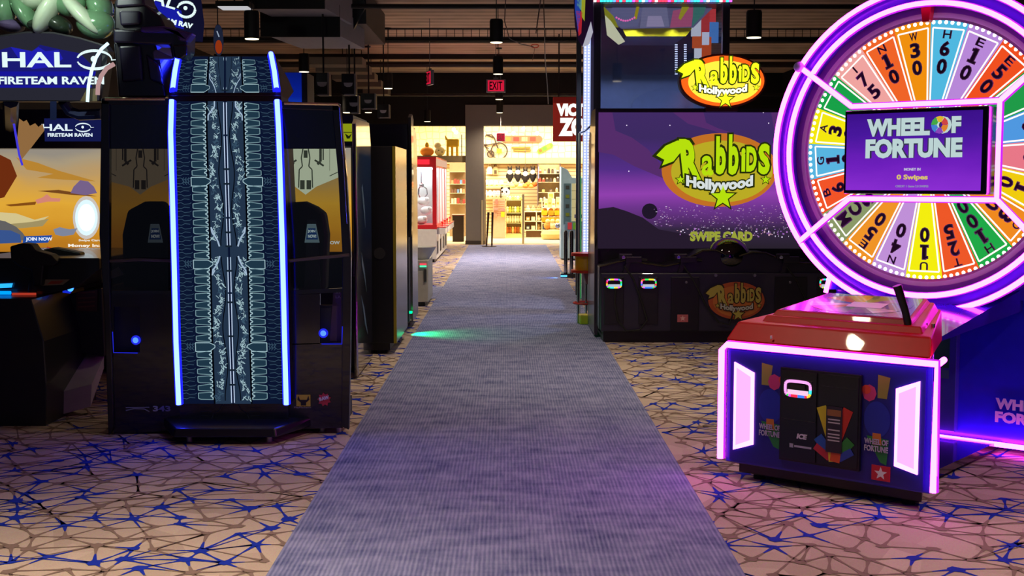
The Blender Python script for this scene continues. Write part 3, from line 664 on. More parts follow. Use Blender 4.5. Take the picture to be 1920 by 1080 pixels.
    for cx in (.25, -.11): MB(STEEL).cyl((cx, fy - .03, .635), (cx, fy, .635), .014).build('hook', R, smooth=True)
    for k, gx in enumerate((-.91, -.40, .55)):
        g = MB(mat('#15121a', .3)); yg = Yc + .06; g.T = Matrix.Translation((0, 0, -.18))
        g.box(gx - .03, gx + .12, yg, yg + .06, .93, .985); g.prism([(gx - .02, .94), (gx - .06, .83), (gx - .02, .82), (gx + .02, .94)], yg + .01, yg + .05); g.box(gx - .09, gx + .03, yg + .01, yg + .06, .965, 1.01); g.cyl((gx + .1, yg + .03, .96), (gx + .17, yg + .03, .95), .014)
        g.mat(CHROME); g.cyl((gx - .05, yg, .98), (gx - .05, yg + .01, .98), .018); go = g.build('toy_gun', R, bevel=.004)
        cpts = [(gx - .04, yg + .03, .84), (gx + .04, yg + .0, .72), (gx + .12, yg - .02, .5), (gx + .17, yg - .02, .34), (gx + .10, yg - .02, .25), (gx - .02, yg - .02, .24), (gx - .10, yg - .01, .33), (gx - .13, yg, .5), (gx - .12, yg, .70)] if k == 0 else [(gx + .0, yg + .03, .84), (gx + .09, yg, .70), (gx + .2, yg - .02, .48), (gx + .32, yg - .02, .32), (gx + .42, yg - .02, .30), (gx + .47, yg, .45)]
        MB(RUBBER).tube([(a, b_ - .02, c - .12) for a, b_, c in cpts], .008, 6).build('cable', go, smooth=True)
    # topper sign
    tz = Z(152, Y - .05)
    px0, px1 = L(1277, 152, -.05)[0], L(1432, 152, -.05)[0]
    lg = logo(R, (px0 + px1) / 2, tz, px1 - px0, Z(104, Y) - Z(198, Y), -.08, 1.25, ('#f06018', '#ffe040', '#e8f820'), '#2a3408', name='lit_topper_sign', white='#ffffe8')
    bx = MB(mat('#40180c', .4)); bx.prism(ell((px0 + px1) / 2, tz, (px1 - px0) / 2 + .02, (Z(104, Y) - Z(198, Y)) / 2 + .02, 48), -.06, .06); bx.box((px0 + px1) / 2 - .15, (px0 + px1) / 2 + .15, -.05, .06, zt - .03, tz); bx.build('sign_box', R)
screen_cabinet()

# ------------------------------------------------------------------ see-through booth with the lit spine
def booth():
    Y0 = 7.35; ox = -1.62; R = thing('arcade_booth', 'tall dark see-through booth back with a glowing machine-pattern spine between two blue light strips', 'arcade booth', (ox, Y0, 0))
    def L(px, py, yy=0.): p = W(px, py, Y0 + yy); return Vector((p.x - ox, yy, p.z))
    PB = mat('#08081a', .22, coat=.5)
    def slab(mb, pts, yy, d): mb.add([L(a, b, yy) for a, b in pts] + [L(a, b, yy) + Vector((0, d, 0)) for a, b in pts], [list(range(len(pts)))[::-1], list(range(len(pts), 2 * len(pts)))] + [(i, (i + 1) % len(pts), (i + 1) % len(pts) + len(pts), i + len(pts)) for i in range(len(pts))])
    # outer frame posts and rails
    f = MB(mat('#101014', .3, coat=.4))
    slab(f, [(190, 186), (205, 190), (204, 480), (213, 800), (203, 822), (196, 600), (186, 440)], 0, .05)
    slab(f, [(622, 198), (637, 195), (650, 330), (658, 480), (657, 660), (654, 806), (640, 800), (642, 480), (634, 330)], 0, .05)
    slab(f, [(190, 184), (317, 184), (317, 196), (190, 196)], 0, .05); slab(f, [(528, 190), (637, 194), (637, 208), (528, 204)], 0, .05)
    f.build('frame', R, bevel=.004)
    tr = MB(mat('#d8c8a0', .2, .9)); tr.tube([L(197, 186, -.01), L(310, 186, -.01)], .009, 8); tr.build('top_trim', R, smooth=True)
    tr = MB(mat('#d8c8a0', .2, .9)); tr.tube([L(533, 194, -.01), L(634, 196, -.01), L(637, 202, -.01), L(644, 300, -.01), L(651, 420, -.01)], [.009, .009, .007, .004, .003], 8); tr.build('top_trim', R, smooth=True)
    for k, (xa, xb) in enumerate(((204, 316), (529, 636))):
        up = MB(PB); slab(up, [(xa, 194), (xb, 194), (xb, 279), (xa + (0 if k == 0 else 0), 279)], .02, .02); up.build('upper_panel', R)
        xr = xb if k == 0 else 645
        gl = MB(glass((.36, .34, .32) if k == 0 else (.66, .68, .62), .045, .08)); slab(gl, [(xa, 279), (xb, 279), (xr, 545), (xa, 545)], .025, .008); gl.build('tinted_window', R)
        lo = MB(PB)
        if k == 0:
            slab(lo, [(204, 545), (330, 545), (334, 575), (208, 575)], .02, .02); slab(lo, [(262, 575), (333, 575), (334, 660), (262, 660)], .02, .02); slab(lo, [(208, 660), (334, 660), (338, 806), (213, 815)], .02, .02)
            slab(lo, [(207, 575), (213, 575), (214, 660), (210, 660)], .02, .02)
        else:
            slab(lo, [(528, 545), (645, 540), (645, 548), (528, 553)], .02, .02); slab(lo, [(528, 553), (600, 551), (600, 645), (530, 647)], .02, .02); slab(lo, [(530, 645), (645, 642), (643, 802), (535, 806)], .02, .02); slab(lo, [(640, 548), (646, 548), (645, 645), (640, 645)], .02, .02)
        lo.build('lower_panel', R)
        ni = MB(mat('#1a1c40', .5)); xs = (211, 264) if k == 0 else (598, 642); slab(ni, [(xs[0], 572), (xs[1], 572), (xs[1], 660), (xs[0], 660)], .10, .01); ni.build('niche_back', R)
        if k: ni = MB(mat('#443058')); slab(ni, [(625, 548), (641, 548), (641, 640), (618, 640)], .09, .005); put_text(ni.mat(mat('#8a80a8')), 'AV', L(634, 551, .08).x, L(634, 551).z, .03, .015, .085); put_text(ni, 'LA', L(634, 559, .08).x, L(634, 559).z, .03, .015, .085); ni.build('side_poster', R)
        led = MB(em((.05, .15, 1.), 2.5)); c = L(254 if k == 0 else 606, 638 if k == 0 else 625, .0); led.ball(tuple(c), (.017, .012, .017), 12, 8); led.mat(em((.02, .03, 1.), .8)); led.cyl(c + Vector((0, .012, 0)), c + Vector((0, .004, 0)), .028, n=16)
        led.mat(em((.02, .03, 1.), .6)); a_, b_ = ((211, 622), (213, 661)) if k == 0 else ((642, 612), (641, 645)); led.tube([L(a_[0], a_[1], .0), L(b_[0], b_[1], .0), L(b_[0] + (45 if k == 0 else -38), b_[1] + (1 if k == 0 else 0), .0)], .003, 6)
        led.build('blue_indicator', R)
        # seat back with small pylon behind the window
        sx = 278 if k == 0 else 572; cx = L(sx, 460, .35).x
        sb = MB(mat('#04040a', .6)); P_ = [(sx - 48, 540), (sx - 50, 440), (sx - 40, 395), (sx - 8, 378), (sx + 24, 378), (sx + 38, 400), (sx + 42, 540)] if k == 0 else [(sx - 40, 540), (sx - 36, 380), (sx - 2, 378), (sx + 20, 388), (sx + 36, 400), (sx + 42, 440), (sx + 38, 545)]
        slab(sb, P_, .25, .14); sb.build('seat_back', R, bevel=.02)
        py = MB(mat('#2a3038', .5)); slab(py, [(sx - 2, 545), (sx + 4, 412), (sx + 20, 412), (sx + 30, 545)], .22, .02); pt_ = py.build('pylon', R)
        tg = MB(em('#7f98b0', .55)); slab(tg, [(sx - 1, 455), (sx + 4, 420), (sx + 20, 420), (sx + 27, 455)], .205, .008); tg.mat(em('#183878', .8)); slab(tg, [(sx + 2, 449), (sx + 6, 428), (sx + 19, 428), (sx + 24, 449)], .20, .004)
        tg.mat(em('#c8dcf0', .8)); c = L(sx + 12, 434, .19); put_text(tg, 'JOIN', c.x, c.z, .045, .02, .195, bold=.05); c = L(sx + 13, 443, .19); put_text(tg, 'NOW!', c.x, c.z, .05, .02, .195, bold=.05); tg.build('lit_tag', pt_)
    rl = MB(mat('#54503c', .3, coat=.4)); rl.tube([L(195, 490, .02), L(260, 487, .0), L(325, 489, .0)], .010, 8); rl.build('reflection_rail', R, smooth=True)  # tube drawn in place of a gold reflection line
    rl = MB(mat('#54503c', .3, coat=.4)); rl.tube([L(536, 490, .0), L(590, 484, .0), L(655, 478, .0)], .010, 8); rl.build('reflection_rail', R, smooth=True)
    cv = MB(mat('#8a8868', .5)); slab(cv, [(190, 505), (197, 496), (205, 510), (222, 500), (232, 515), (210, 522), (191, 530)], .03, .03); cv.build('pale_gear', R)
    # spine
    rows = [(104, 336, 508, .62), (140, 329, 515, .30), (180, 324, 520, .04), (250, 322, 524, -.03), (470, 328, 531, -.10), (640, 332, 535, -.10), (757, 337, 538, -.07)]
    def srf(u, py, lift=0.):
        for i in range(len(rows) - 1):
            if rows[i][0] <= py <= rows[i + 1][0] or i == len(rows) - 2:
                a, b = rows[i], rows[i + 1]; t = (py - a[0]) / (b[0] - a[0]); break
        yy = a[3] + (b[3] - a[3]) * t; xl = a[1] + (b[1] - a[1]) * t; xr = a[2] + (b[2] - a[2]) * t
        return L((xl + xr) / 2 + u * (xr - xl) / 2, py, yy) - Vector((0, lift, 0))
    body = MB(BLACK); ys = [104, 120, 140, 160, 180, 215, 250, 360, 470, 640, 757]
    fr_ = [srf(u, y, -.006) for y in ys for u in (-1.06, 1.06)]; bk = [Vector((p.x * 1., .30 if k > 7 else .68, p.z)) for k, p in enumerate(fr_)]
    n_ = len(ys)
    body.add(fr_ + bk, [(2 * i, 2 * i + 2, 2 * i + 3, 2 * i + 1) for i in range(n_ - 1)] + [(2 * i, 2 * n_ + 2 * i, 2 * n_ + 2 * i + 2, 2 * i + 2) for i in range(n_ - 1)] + [(2 * i + 1, 2 * i + 3, 2 * n_ + 2 * i + 3, 2 * n_ + 2 * i + 1) for i in range(n_ - 1)] + [(0, 1, 2 * n_ + 1, 2 * n_)])
    body.build('spine_body', R)
    bgm = em('#0c1632', .85); pn = MB(bgm)
    def row_quads(mb, u0, u1, ya, yb, lift):
        yy = sorted({ya, yb} | {y for y in ys if ya < y < yb})
        for i in range(len(yy) - 1): mb.add([srf(u0, yy[i], lift), srf(u1, yy[i], lift), srf(u1, yy[i + 1], lift), srf(u0, yy[i + 1], lift)], [(0, 3, 2, 1)])
    row_quads(pn, -.98, .98, 106, 174, .0); row_quads(pn, -.98, .98, 190, 757, 0)
    pn.mat(em('#26384f', .85))
    for s in (-1, 1): row_quads(pn, s * .34, s * .02, 106, 174, .002); row_quads(pn, s * .34, s * .02, 190, 757, .002)
    pn.mat(em('#03060c', .8))
    for s in (-1, 1): row_quads(pn, s * .36, s * .33, 106, 174, .003); row_quads(pn, s * .36, s * .33, 190, 757, .003)
    pan = pn.build('lit_panel', R)
    rnd = random.Random(11)
    def stroke(mb, pts, wd, lift=.005, closed=False):
        n = len(pts)
        for i in range(n if closed else n - 1):
            p = srf(*pts[i], lift); q = srf(*pts[(i + 1) % n], lift); d = (q - p)
            if d.length < 1e-5: continue
            d.normalize(); nn = Vector((-d.z, 0, d.x)) * wd / 2
            mb.add([p - nn, q - nn, q + nn, p + nn], [(0, 1, 2, 3)])
    bright = em('#a8c8d0', .9); mid = em('#3e5a70', .85); dim = em('#3a5468', .85); white = em('#c0d4f0', .95); tealf = em('#213a4c', .85)
    fins = MB(mid)
    sections = [(190, 467, -1), (470, 757, 1), (106, 174, 1)]
    y = 112.; k = 0
    while y < 750:
        hh = 15.5 if y > 190 else 10.5 + (y - 106) * .05
        if 168 < y < 192: y = 193; continue
        big = (k % 10 == 4)
        for s in (-1, 1):
            a, b = y, y + hh * .86
            if a + hh > 757: break
            if big:
                pl = [(s * .66, a), (s * .40, a), (s * .30, (a + b) / 2 - 2), (s * .30, (a + b) / 2 + 2), (s * .40, b + 3), (s * .66, b + 3)]
                pl = [(u, yy) for u, yy in pl]; fins.mat(tealf); fins.add([srf(u, yy, .0035) for u, yy in pl], [tuple(range(6)) if s > 0 else tuple(range(5, -1, -1))])
                fins.mat(bright); stroke(fins, pl, .0045, closed=True)
                fins.mat(mid); c = srf(s * .78, (a + b) / 2, .004)
                for q in range(6): stroke(fins, [(s * (.70 + .05 * (q % 3)), a + (q // 3) * 6), (s * (.72 + .05 * (q % 3)), a + 5 + (q // 3) * 6), (s * (.69 + .05 * (q % 3)), a + 8 + (q // 3) * 6)], .003)
            else:
                o = 3.2 if k % 2 else 1.2
                pl = [(s * .64, a + o), (s * .42, a), (s * .37, a + 1), (s * .37, a + 4.5), (s * .41, a + 6), (s * .41, b - 6), (s * .37, b - 4), (s * .37, b), (s * .60, b - o * .4), (s * .64, b - 2)]
                fins.mat(tealf); fins.add([srf(u, yy, .0035) for u, yy in pl], [tuple(range(10)) if s > 0 else tuple(range(9, -1, -1))])
                fins.mat(em('#7c9ea6', .85)); stroke(fins, [pl[9], pl[0], pl[1]], .0045); stroke(fins, pl[7:10], .0045)
                fins.mat(bright); stroke(fins, pl[1:8], .0055)
            fins.mat(dim); stroke(fins, [(s * .97, a + 3), (s * .86, a + 1), (s * .80, a + 4), (s * .70, a + 3), (s * .67, a + 1)], .0035)
            stroke(fins, [(s * .97, b - 3), (s * .86, b - 1), (s * .80, b - 4), (s * .70, b - 3)], .0035); fins.mat(em('#101c34', .9)); row_quads(fins, s * .96, s * .68, a + 5, b - 5, .003)
        y += hh; k += 1
    fins.build('fin_pattern', pan)
    cn = MB(white)
    for (ya, yb, sg) in [(190, 462, 1), (480, 757, -1), (106, 174, 1)]:
        y = ya + 2
        while y < yb - 8:
            l = rnd.choice((14, 24, 38, 60)); e = min(y + l, yb - 2)
            for s in (-1, 1): stroke(cn, [(s * .026, y), (s * .026, e)], .0055)
            if rnd.random() < .6: cn.mat(em('#14202c')); stroke(cn, [(-.06, e + 1.5), (.06, e + 1.5)], .010, .007); cn.mat(white)
            y = e + 3.5
        for yc in range(int(ya) + 8, int(yb) - 6, 7):
            ph = (yc - ya) * 2 * PI / 135.
            uc = .215 + .05 * math.cos(ph)
            for s in (-1, 1):
                cn.mat(rnd.choice((bright, bright, mid)))
                for q in range(5):
                    a = uc + rnd.uniform(-.055, .055); b0 = yc + rnd.uniform(-3, 3); p2 = (a + rnd.uniform(-.05, .05), b0 + rnd.uniform(-6, 6)); p3 = (a + rnd.uniform(-.05, .05), b0 + rnd.uniform(-6, 6))
                    r_ = rnd.getstate(); stroke(cn, [(s * a, b0), (s * p2[0], p2[1]), (s * p3[0], p3[1])], .0032)
        cn.mat(em('#060a14', .8))
        for s in (-1, 1):                 # dark winding channel
            stroke(cn, [(s * (.11 + .035 * math.cos((yy - ya) * 2 * PI / 135.)), yy) for yy in range(int(ya) + 1, int(yb), 9)], .006, .0045)
        ye = yb if ya == 190 else ya
        d = -1 if ya == 190 else 1
        if ya == 106: ye, d = 174, -1
        cn.mat(em('#a8c0d8', .9))
        for s in (-1, 1): stroke(cn, [(s * .17, ye), (s * .20, ye + d * 10), (s * .24, ye + d * 18), (s * .30, ye + d * 26), (s * .315, ye + d * 36)], .009, .006); stroke(cn, [(s * .315, ye + d * 36), (s * .26, ye + d * 26)], .005, .006)
        if ya == 190:
            for s in (-1, 1): stroke(cn, [(s * .20, 190), (s * .20, 200), (s * .26, 208), (s * .32, 216), (s * .32, 226)], .008, .006)
    cn.build('spine_pattern', pan)
    # dim continuation under the lit part
    lw = MB(mat('#0a1220', .2, coat=.5)); slab(lw, [(337, 757), (540, 752), (541, 795), (338, 806)], -.02, .25); lw.build('spine_foot', R)
    dm = MB(mat('#22323c', .4))
    for s in (-1, 1):
        for k2 in range(5): a = L(432 + s * 36, 764 + k2 * 8, -.022); b = L(432 + s * 56, 763 + k2 * 8, -.022); dm.tube([a, b], .002, 4)
        dm.tube([L(432 + s * 14, 757, -.022), L(432 + s * 20, 768, -.022), L(432 + s * 32, 776, -.022), L(432 + s * 36, 790, -.022)], .003, 4)
    dm.build('foot_pattern', R)
    # blue light strips
    for s in (-1, 1):
        for ya, yb in ((106 if s > 0 else 112, 172), (190, 757)):
            yy = sorted({ya, yb} | {y for y in ys if ya < y < yb})
            def nrm(y):
                t = srf(0, max(104, y - 4)) - srf(0, min(757, y + 4)); n_ = Vector((0, -t.z, t.y)).normalized(); return n_
            MB(LEDBH).tube([srf(s * 1.0, y) + nrm(y) * .006 for y in yy], .023, 10).build('strip_glow_edge', R, smooth=True)  # wider blue tube imitates the glow round the strip
            MB(LEDB).tube([srf(s * 1.0, y) + nrm(y) * .019 for y in yy], .0155, 10).build('light_strip', R, smooth=True)
    bd = MB(mat('#14100f', .4)); bd.add([srf(-1.08, 174, .01), srf(1.08, 174, .01), srf(1.08, 190, .01), srf(-1.08, 190, .01)], [(0, 3, 2, 1)]); bd.build('cross_band', R)
    # foot platform, casters, marks
    pf = MB(mat('#0c0c1c', .35, coat=.3)); z0 = .045
    pf.hexa([(-.29, -.30, z0), (.30, -.30, z0), (.46, .05, z0), (-.44, .05, z0), (-.28, -.28, .095), (.29, -.28, .095), (.46, .05, .10), (-.44, .05, .10)]); pf.build('foot_platform', R, bevel=.008)
    bs = MB(BLACK); bs.box(-.70, .64, .05, .45, .045, .16); bs.build('base', R)
    for x in (-.65, -.52, -.22, .24, .50, .60):
        yc = .1 if abs(x) > .3 else -.2
        MB(mat('#b0b0b8', .3, .8)).cyl((x, yc, 0.0), (x, yc, .045), .018, n=10).build('caster', R, smooth=True)
    def T(t, px, py, w, h, m, **k): c = L(px, py, 0.); return lettering(R, t, c.x, c.z, w, h, .016, m, **k)
    T('343', 302, 767, .105, .033, mat('#9098a8'), bold=.03)
    mk = MB(mat('#788090')); c = L(258, 768, .015); mk.line([(c.x - .07, c.z - .005), (c.x - .02, c.z + .006), (c.x + .04, c.z + .004), (c.x + .07, c.z - .012)], .007, .015); mk.line([(c.x - .07, c.z + .012), (c.x + .07, c.z + .014)], .006, .015); mk.build('maker_mark', R)
    yb_ = MB(mat('#b8a438')); c = L(569, 751, .015); yb_.box(c.x - .042, c.x + .042, .013, .016, c.z - .035, c.z + .035); yb_.mat(mat('#101010')); arr(yb_, [(c.x - .03, c.z + .03), (c.x - .02, c.z + .005), (c.x + .02, c.z + .005), (c.x + .03, c.z + .03), (c.x + .036, c.z + .005), (c.x + .016, c.z - .012), (c.x + .016, c.z - .03), (c.x - .016, c.z - .03), (c.x - .016, c.z - .012), (c.x - .036, c.z + .005)], .0125); yb_.build('yellow_mark', R)
    T('Raw Thrills'[:0] or 'PlayMechanix', 567, 765, .10, .012, mat('#9890a0'))
    rd = MB(mat('#b03040')); c = L(608, 749, .015); arr(rd, star(c.x, c.z, .042, .030, .3, 9), .014); rd.build('round_mark', R)
    lettering(R, 'RAW', c.x, c.z + .008, .06, .022, .013, mat('#d0c8d0'), bold=.06, rot=.25)
    return R
booth()

# ------------------------------------------------------------------ shooting cabinet behind the booth
def shooter():
    Y0 = 9.47; xr = -1.143; R = thing('shooting_cabinet', 'very wide arcade shooting cabinet with desert game screen, seen left of and through the booth', 'arcade machine', (xr, Y0, 0))
    def L(px, py, yy=0.): p = W(px, py, Y0 + yy); return Vector((p.x - xr, yy, p.z))
    xl = -3.6
    b = MB(mat('#07070c', .4)); b.box(xl, -.03, .3, 1.05, .05, 2.0); b.build('body', R)
    # picture
    sx0, sx1 = L(-60, 470, .2).x, -.06; sz0, sz1 = L(100, 472, .2).z, L(100, 277, .2).z
    pic = ramp_glow([(0, '#b87820'), (.22, '#d09028'), (.45, '#e0a838'), (.62, '#d0a04c'), (.74, '#b89868'), (.88, '#a8987c'), (1, '#948c80')], 2, sz0, sz1, 1.0, .35, 1.6)
    sc = MB(pic).box(sx0, sx1, .19, .20, sz0, sz1).build('screen', R)
    def S(pts, m, name, lift=.0): mb = MB(m); mb.poly([L(a, c, .185 - lift) for a, c in pts]); return mb.build(name, sc)
    S([(-50, 395), (30, 400), (65, 412), (92, 405), (70, 421), (30, 424), (-50, 422)], em('#d8c890', .95), 'sand_vehicle', .002)
    S([(18, 420), (-20, 425), (40, 428), (80, 424), (92, 410), (60, 416)], em('#a89868', .9), 'sand_vehicle', .003)
    S([(30, 295), (70, 305), (110, 320), (180, 340), (120, 337), (70, 333), (100, 326), (50, 318)], em('#c08a34', .9), 'dune', .001)
    S([(70, 358), (110, 356), (183, 368), (140, 366)], em('#7a4a20', .9), 'dune_shadow', .002)
    S([(132, 362), (138, 350), (150, 338), (165, 340), (176, 350), (182, 362), (160, 366)], em('#7c6690', .9), 'rock', .003)
    S([(66, 375), (80, 370), (88, 364), (96, 371), (114, 372), (112, 378), (90, 378), (70, 382)], em('#d88878', .95), 'craft', .003)
    S([(10, 384), (68, 378), (66, 384), (20, 387)], em('#8a5018', .9), 'craft_shadow', .002)
    S([(-40, 405), (10, 415), (30, 425), (42, 436), (52, 450), (-40, 458)], em('#6a6868', .85), 'soldier_group', .004)
    S([(-30, 430), (20, 432), (38, 440), (40, 455), (-30, 458)], em('#3c5a98', .85), 'soldier_group', .005)
    S([(100, 430), (112, 426), (130, 430), (145, 428), (138, 440), (118, 443), (104, 440)], em('#8890a8', .85), 'debris', .004)
    for r_, c_, l_ in ((30, em('#d0c8c0', .95), .003), (25, em('#d8f0f8', 1.1), .004), (19, em('#ffffff', 1.2), .005)):
        S([(162 + r_ * .85 * math.cos(a * PI / 12), 408 + r_ * 1.35 * math.sin(a * PI / 12)) for a in range(24)], c_, 'glow_ball', l_)
    S([(45, 443), (98, 441), (90, 455), (42, 457)], em('#2050a8', .9), 'banner', .006)
    def T(t, px, py, w, h, m, **k): c = L(px, py, .17); return lettering(sc, t, c.x, c.z, w, h, .175, m, **k)
    T('JOIN NOW', 73, 449, .205, .034, em('#e8f0ff', 1.), bold=.03); T('Swipe Card', 168, 451, .17, .022, em('#f0e8d8', .9), bold=.03); T('Money In: 0', 163, 461, .29, .03, em('#f8f0e0', 1.), bold=.03)
    T('JOIN NOW', 612, 456, .205, .034, em('#e8f0ff', 1.), bold=.03)
    # towering relic drawn on both sides
    for cx, f_, g_ in ((263, em('#a89c86', .9), em('#3a342c', .9)), (573, em('#dfe8d8', 1.0), em('#4a5048', .9))):
        S([(cx - 58, 279), (cx + 75, 279), (cx + 68, 330), (cx + 20, 350), (cx, 365), (cx - 20, 350), (cx - 58, 340)], f_, 'relic_wall', .001)
        mb = MB(g_)
        def stk(pts, w_):
            for i in range(len(pts) - 1):
                p, q = L(*pts[i], .182), L(*pts[i + 1], .182); d = (q - p).normalized(); n_ = Vector((-d.z, 0, d.x)) * w_ / 2; mb.poly([p - n_, q - n_, q + n_, p + n_])
        for s in (-1, 1):
            stk([(cx + s * 28, 279), (cx + s * 28, 303), (cx + s * 22, 308)], .02); stk([(cx + s * 17, 300), (cx + s * 34, 311)], .014)
            stk([(cx + s * 5, 279), (cx + s * 8, 296), (cx + s * 6, 312), (cx + s * 12, 318), (cx + s * 13, 352)], .009); stk([(cx + s * 6, 338), (cx + s * 6, 355)], .035); stk([(cx + s * 33, 279), (cx + s * 33, 300)], .01); stk([(cx + s * 45, 330), (cx + s * 62, 322)], .006); stk([(cx + s * 45, 279), (cx + s * 45, 320)], .003)
        stk([(cx, 282), (cx, 296)], .03)
        mb.build('relic_lines', sc)
    # right side panel with glossy print, lit top painted pale gold, chrome edge
    prof = [(0., .0 + .02), (1.05, .02), (1.05, 1.80), (.95, 1.98), (.10, 1.97), (.0, 1.93), (.03, 1.3), (.06, .95), (-.02, .78), (.0, .55), (-.02, .45)]
    sp = MB(ramp_paint()); sp.prismx(prof, -.025, .0); sp.build('side_panel', R)
    ed = MB(CHROME); ed.tube([(-.005, y, z) for y, z in prof[5:]] + [(-.005, 0, .02)], .011, 8); ed.build('chrome_edge', R, smooth=True)
    ar = MB(mat('#5a7898', .3, coat=.5))
    for pts in ([(.35, 1.45), (.45, 1.30), (.6, 1.12), (.55, 1.30), (.42, 1.48)], [(.3, .95), (.5, .8), (.65, .6), (.5, .72), (.32, .85)], [(.25, .62), (.45, .5), (.7, .25), (.5, .36)]):
        ar.poly([(.002, y, z) for y, z in pts])
    ar.build('printed_art', R)
    # marquee band over the right screen: dark with yellow-green badge
    mq = MB(mat('#0a0a18', .4)); mq.box(-1.4, -.03, .12, .3, sz1 + .01, 2.0); mq.build('header', R)
    bg = MB(em('#98a418', .8)); p, q = L(643, 232, .11), L(661, 265, .11); bg.box(p.x, q.x, .105, .115, q.z, p.z); bg.mat(em('#18200c')); bg.box(p.x, q.x, .10, .105, (p.z + q.z) / 2 - .002, (p.z + q.z) / 2 + .004); arr(bg, [(p.x + .015, q.z + .06), (p.x + .03, q.z + .02), (p.x + .05, q.z + .02), (p.x + .07, q.z + .06), (p.x + .045, q.z + .04)], .10); bg.build('yellow_mark', R)
    # header with small lit sign on the left
    hb = MB(mat('#0b0b24', .35)); a, c = L(-30, 278, -.05), L(188, 205, -.05); hb.box(a.x, c.x, -.04, .3, a.z, c.z); hb.build('header', R)
    hs = MB(em('#141a50', .9)); a, c = L(84, 265, -.05), L(189, 222, -.05); hs.box(a.x, c.x, -.05, -.04, a.z, c.z); hs = hs.build('lit_header_sign', R)
    wm_ = em('#d8e8f0', 1.1)
    eye_word(hs, L, 105, 131, 239, 8.5, -.055, wm_)
    c = L(131, 253, -.06); lettering(hs, 'FIRETEAM RAVEN', c.x, c.z, L(173, 253, -.06).x - L(89, 253, -.06).x, .027, -.055, wm_, bold=.03)
    # console with guns
    def box_at(name, pts, ya, yb, m, bev=.006):
        mb = MB(m); n = len(pts); mb.add([L(p_[0], p_[1], ya) for p_ in pts] + [L(p_[0], p_[1], ya) + Vector((0, yb - ya, 0)) for p_ in pts], [list(range(n))[::-1], list(range(n, 2 * n))] + [(i, (i + 1) % n, (i + 1) % n + n, i + n) for i in range(n)]); return mb.build(name, R, bevel=bev)
    DK = mat('#0a0b14', .35, coat=.3)
    box_at('control_desk', [(-60, 556), (66, 556), (120, 545), (148, 536), (186, 505), (186, 484), (-60, 484)], -1.55, -.3, DK)
    tp = MB(mat('#10121c', .3, coat=.3)); tp.poly([L(-60, 546, -1.56), L(88, 546, -1.56), L(140, 520, -1.3), L(150, 505, -1.0), L(-60, 505, -1.0)]); tp.build('desk_top', R)
    box_at('pedestal', [(-60, 560), (58, 560), (82, 640), (87, 720), (86, 800), (-60, 835)], -1.85, -.9, mat('#0c0e1c', .4, coat=.3))
    box_at('lower_body', [(84, 560), (190, 540), (196, 668), (86, 656)], -1.2, -.4, mat('#0a0a1e', .5))
    st = MB(mat('#a0a0a2', .45)); st.add([L(87, 655, -1.1), L(195, 668, -1.1), L(172, 720, -1.45), L(87, 742, -1.6)], [(0, 1, 2, 3)]); st.add([L(87, 742, -1.6), L(172, 720, -1.45), L(170, 762, -1.45), L(88, 785, -1.6)], [(0, 1, 2, 3)]); st.add([L(195, 668, -1.1), L(195, 690, -1.1), L(170, 762, -1.45), L(172, 720, -1.45)], [(0, 1, 2, 3)])
    so = st.build('step_plate', R)
    dts = MB(mat('#b8b8c0', .3, .9)); rnd = random.Random(2)
    for i in range(9):
        for j in range(4):
            if i + j < 9:
                p = L(186 - i * 8 + j * 1.5, 676 + j * 9 - i * .8, -1.12 - j * .05); dts.ball(tuple(p - Vector((0, .02, 0))), .0035, 5, 4)
    dts.build('studs', so)
    MB(em((.0, .25, 1.), 1.6)).tube([L(-50, 549, -1.60), L(20, 549, -1.60)], .012, 6).build('blue_strip', R)
    rd = MB(em('#c8402c', .75)); rd.add([L(22, 549, -1.60), L(68, 549, -1.60), L(68, 560, -1.60), L(22, 560, -1.60)], [(3, 2, 1, 0)]); rd.build('red_strip', R)
    bl = MB(em((.05, .3, 1.), 2.2)); bl.ball(tuple(L(132, 541, -1.45)), (.02, .02, .02)); bl.mat(em((.01, .03, .8), .8)); bl.tube([L(118, 546, -1.44), L(130, 548, -1.42), L(142, 532, -1.4)], .01, 6); bl.build('blue_indicator', R)
    bl = MB(em((.02, .35, 1.), 1.6)); bl.poly([L(-20, 541, -1.565), L(22, 539, -1.565), L(24, 531, -1.565), L(-20, 533, -1.565)]); bl.build('blue_indicator', R)
    lb = MB(mat('#988868', .4)); lb.poly([L(70, 536, -1.57), L(118, 534, -1.57), L(131, 524, -1.57), L(84, 524, -1.57)]); lb.mat(mat('#b04828')); lb.poly([L(88, 533, -1.575), L(112, 532, -1.575), L(120, 526, -1.575), L(96, 527, -1.575)]); lb.build('instruction_plate', R)
    g = MB(mat('#06060a', .45)); g.cyl(L(66, 552, -1.5), L(68, 500, -1.5), .06, .05); g.build('gun_mount', R)
    GP = [(18, 462), (40, 456), (58, 458), (66, 470), (95, 478), (108, 492), (98, 500), (82, 500), (78, 536), (62, 538), (58, 506), (36, 500), (20, 488)]
    box_at('toy_gun', GP, -1.62, -1.5, mat('#07070b', .5), .01)
    GP = [(80, 468), (100, 464), (132, 470), (150, 474), (150, 482), (130, 484), (122, 500), (108, 500), (104, 484), (84, 480)]
    box_at('toy_gun', GP, -1.2, -1.1, mat('#07070b', .5), .008)
    rg = MB(em('#c83018', .8)); rg.tube([L(88, 463, -1.0), L(108, 468, -1.0), L(132, 471, -1.0), L(152, 476, -1.0)], .003, 5); rg.build('red_glow_line', R)
    po = MB(mat('#4a1418', .4)); po.poly([L(142, 548, -1.22), L(183, 543, -1.22), L(182, 584, -1.22), L(143, 583, -1.22)]); po.mat(mat('#6a2c28'))
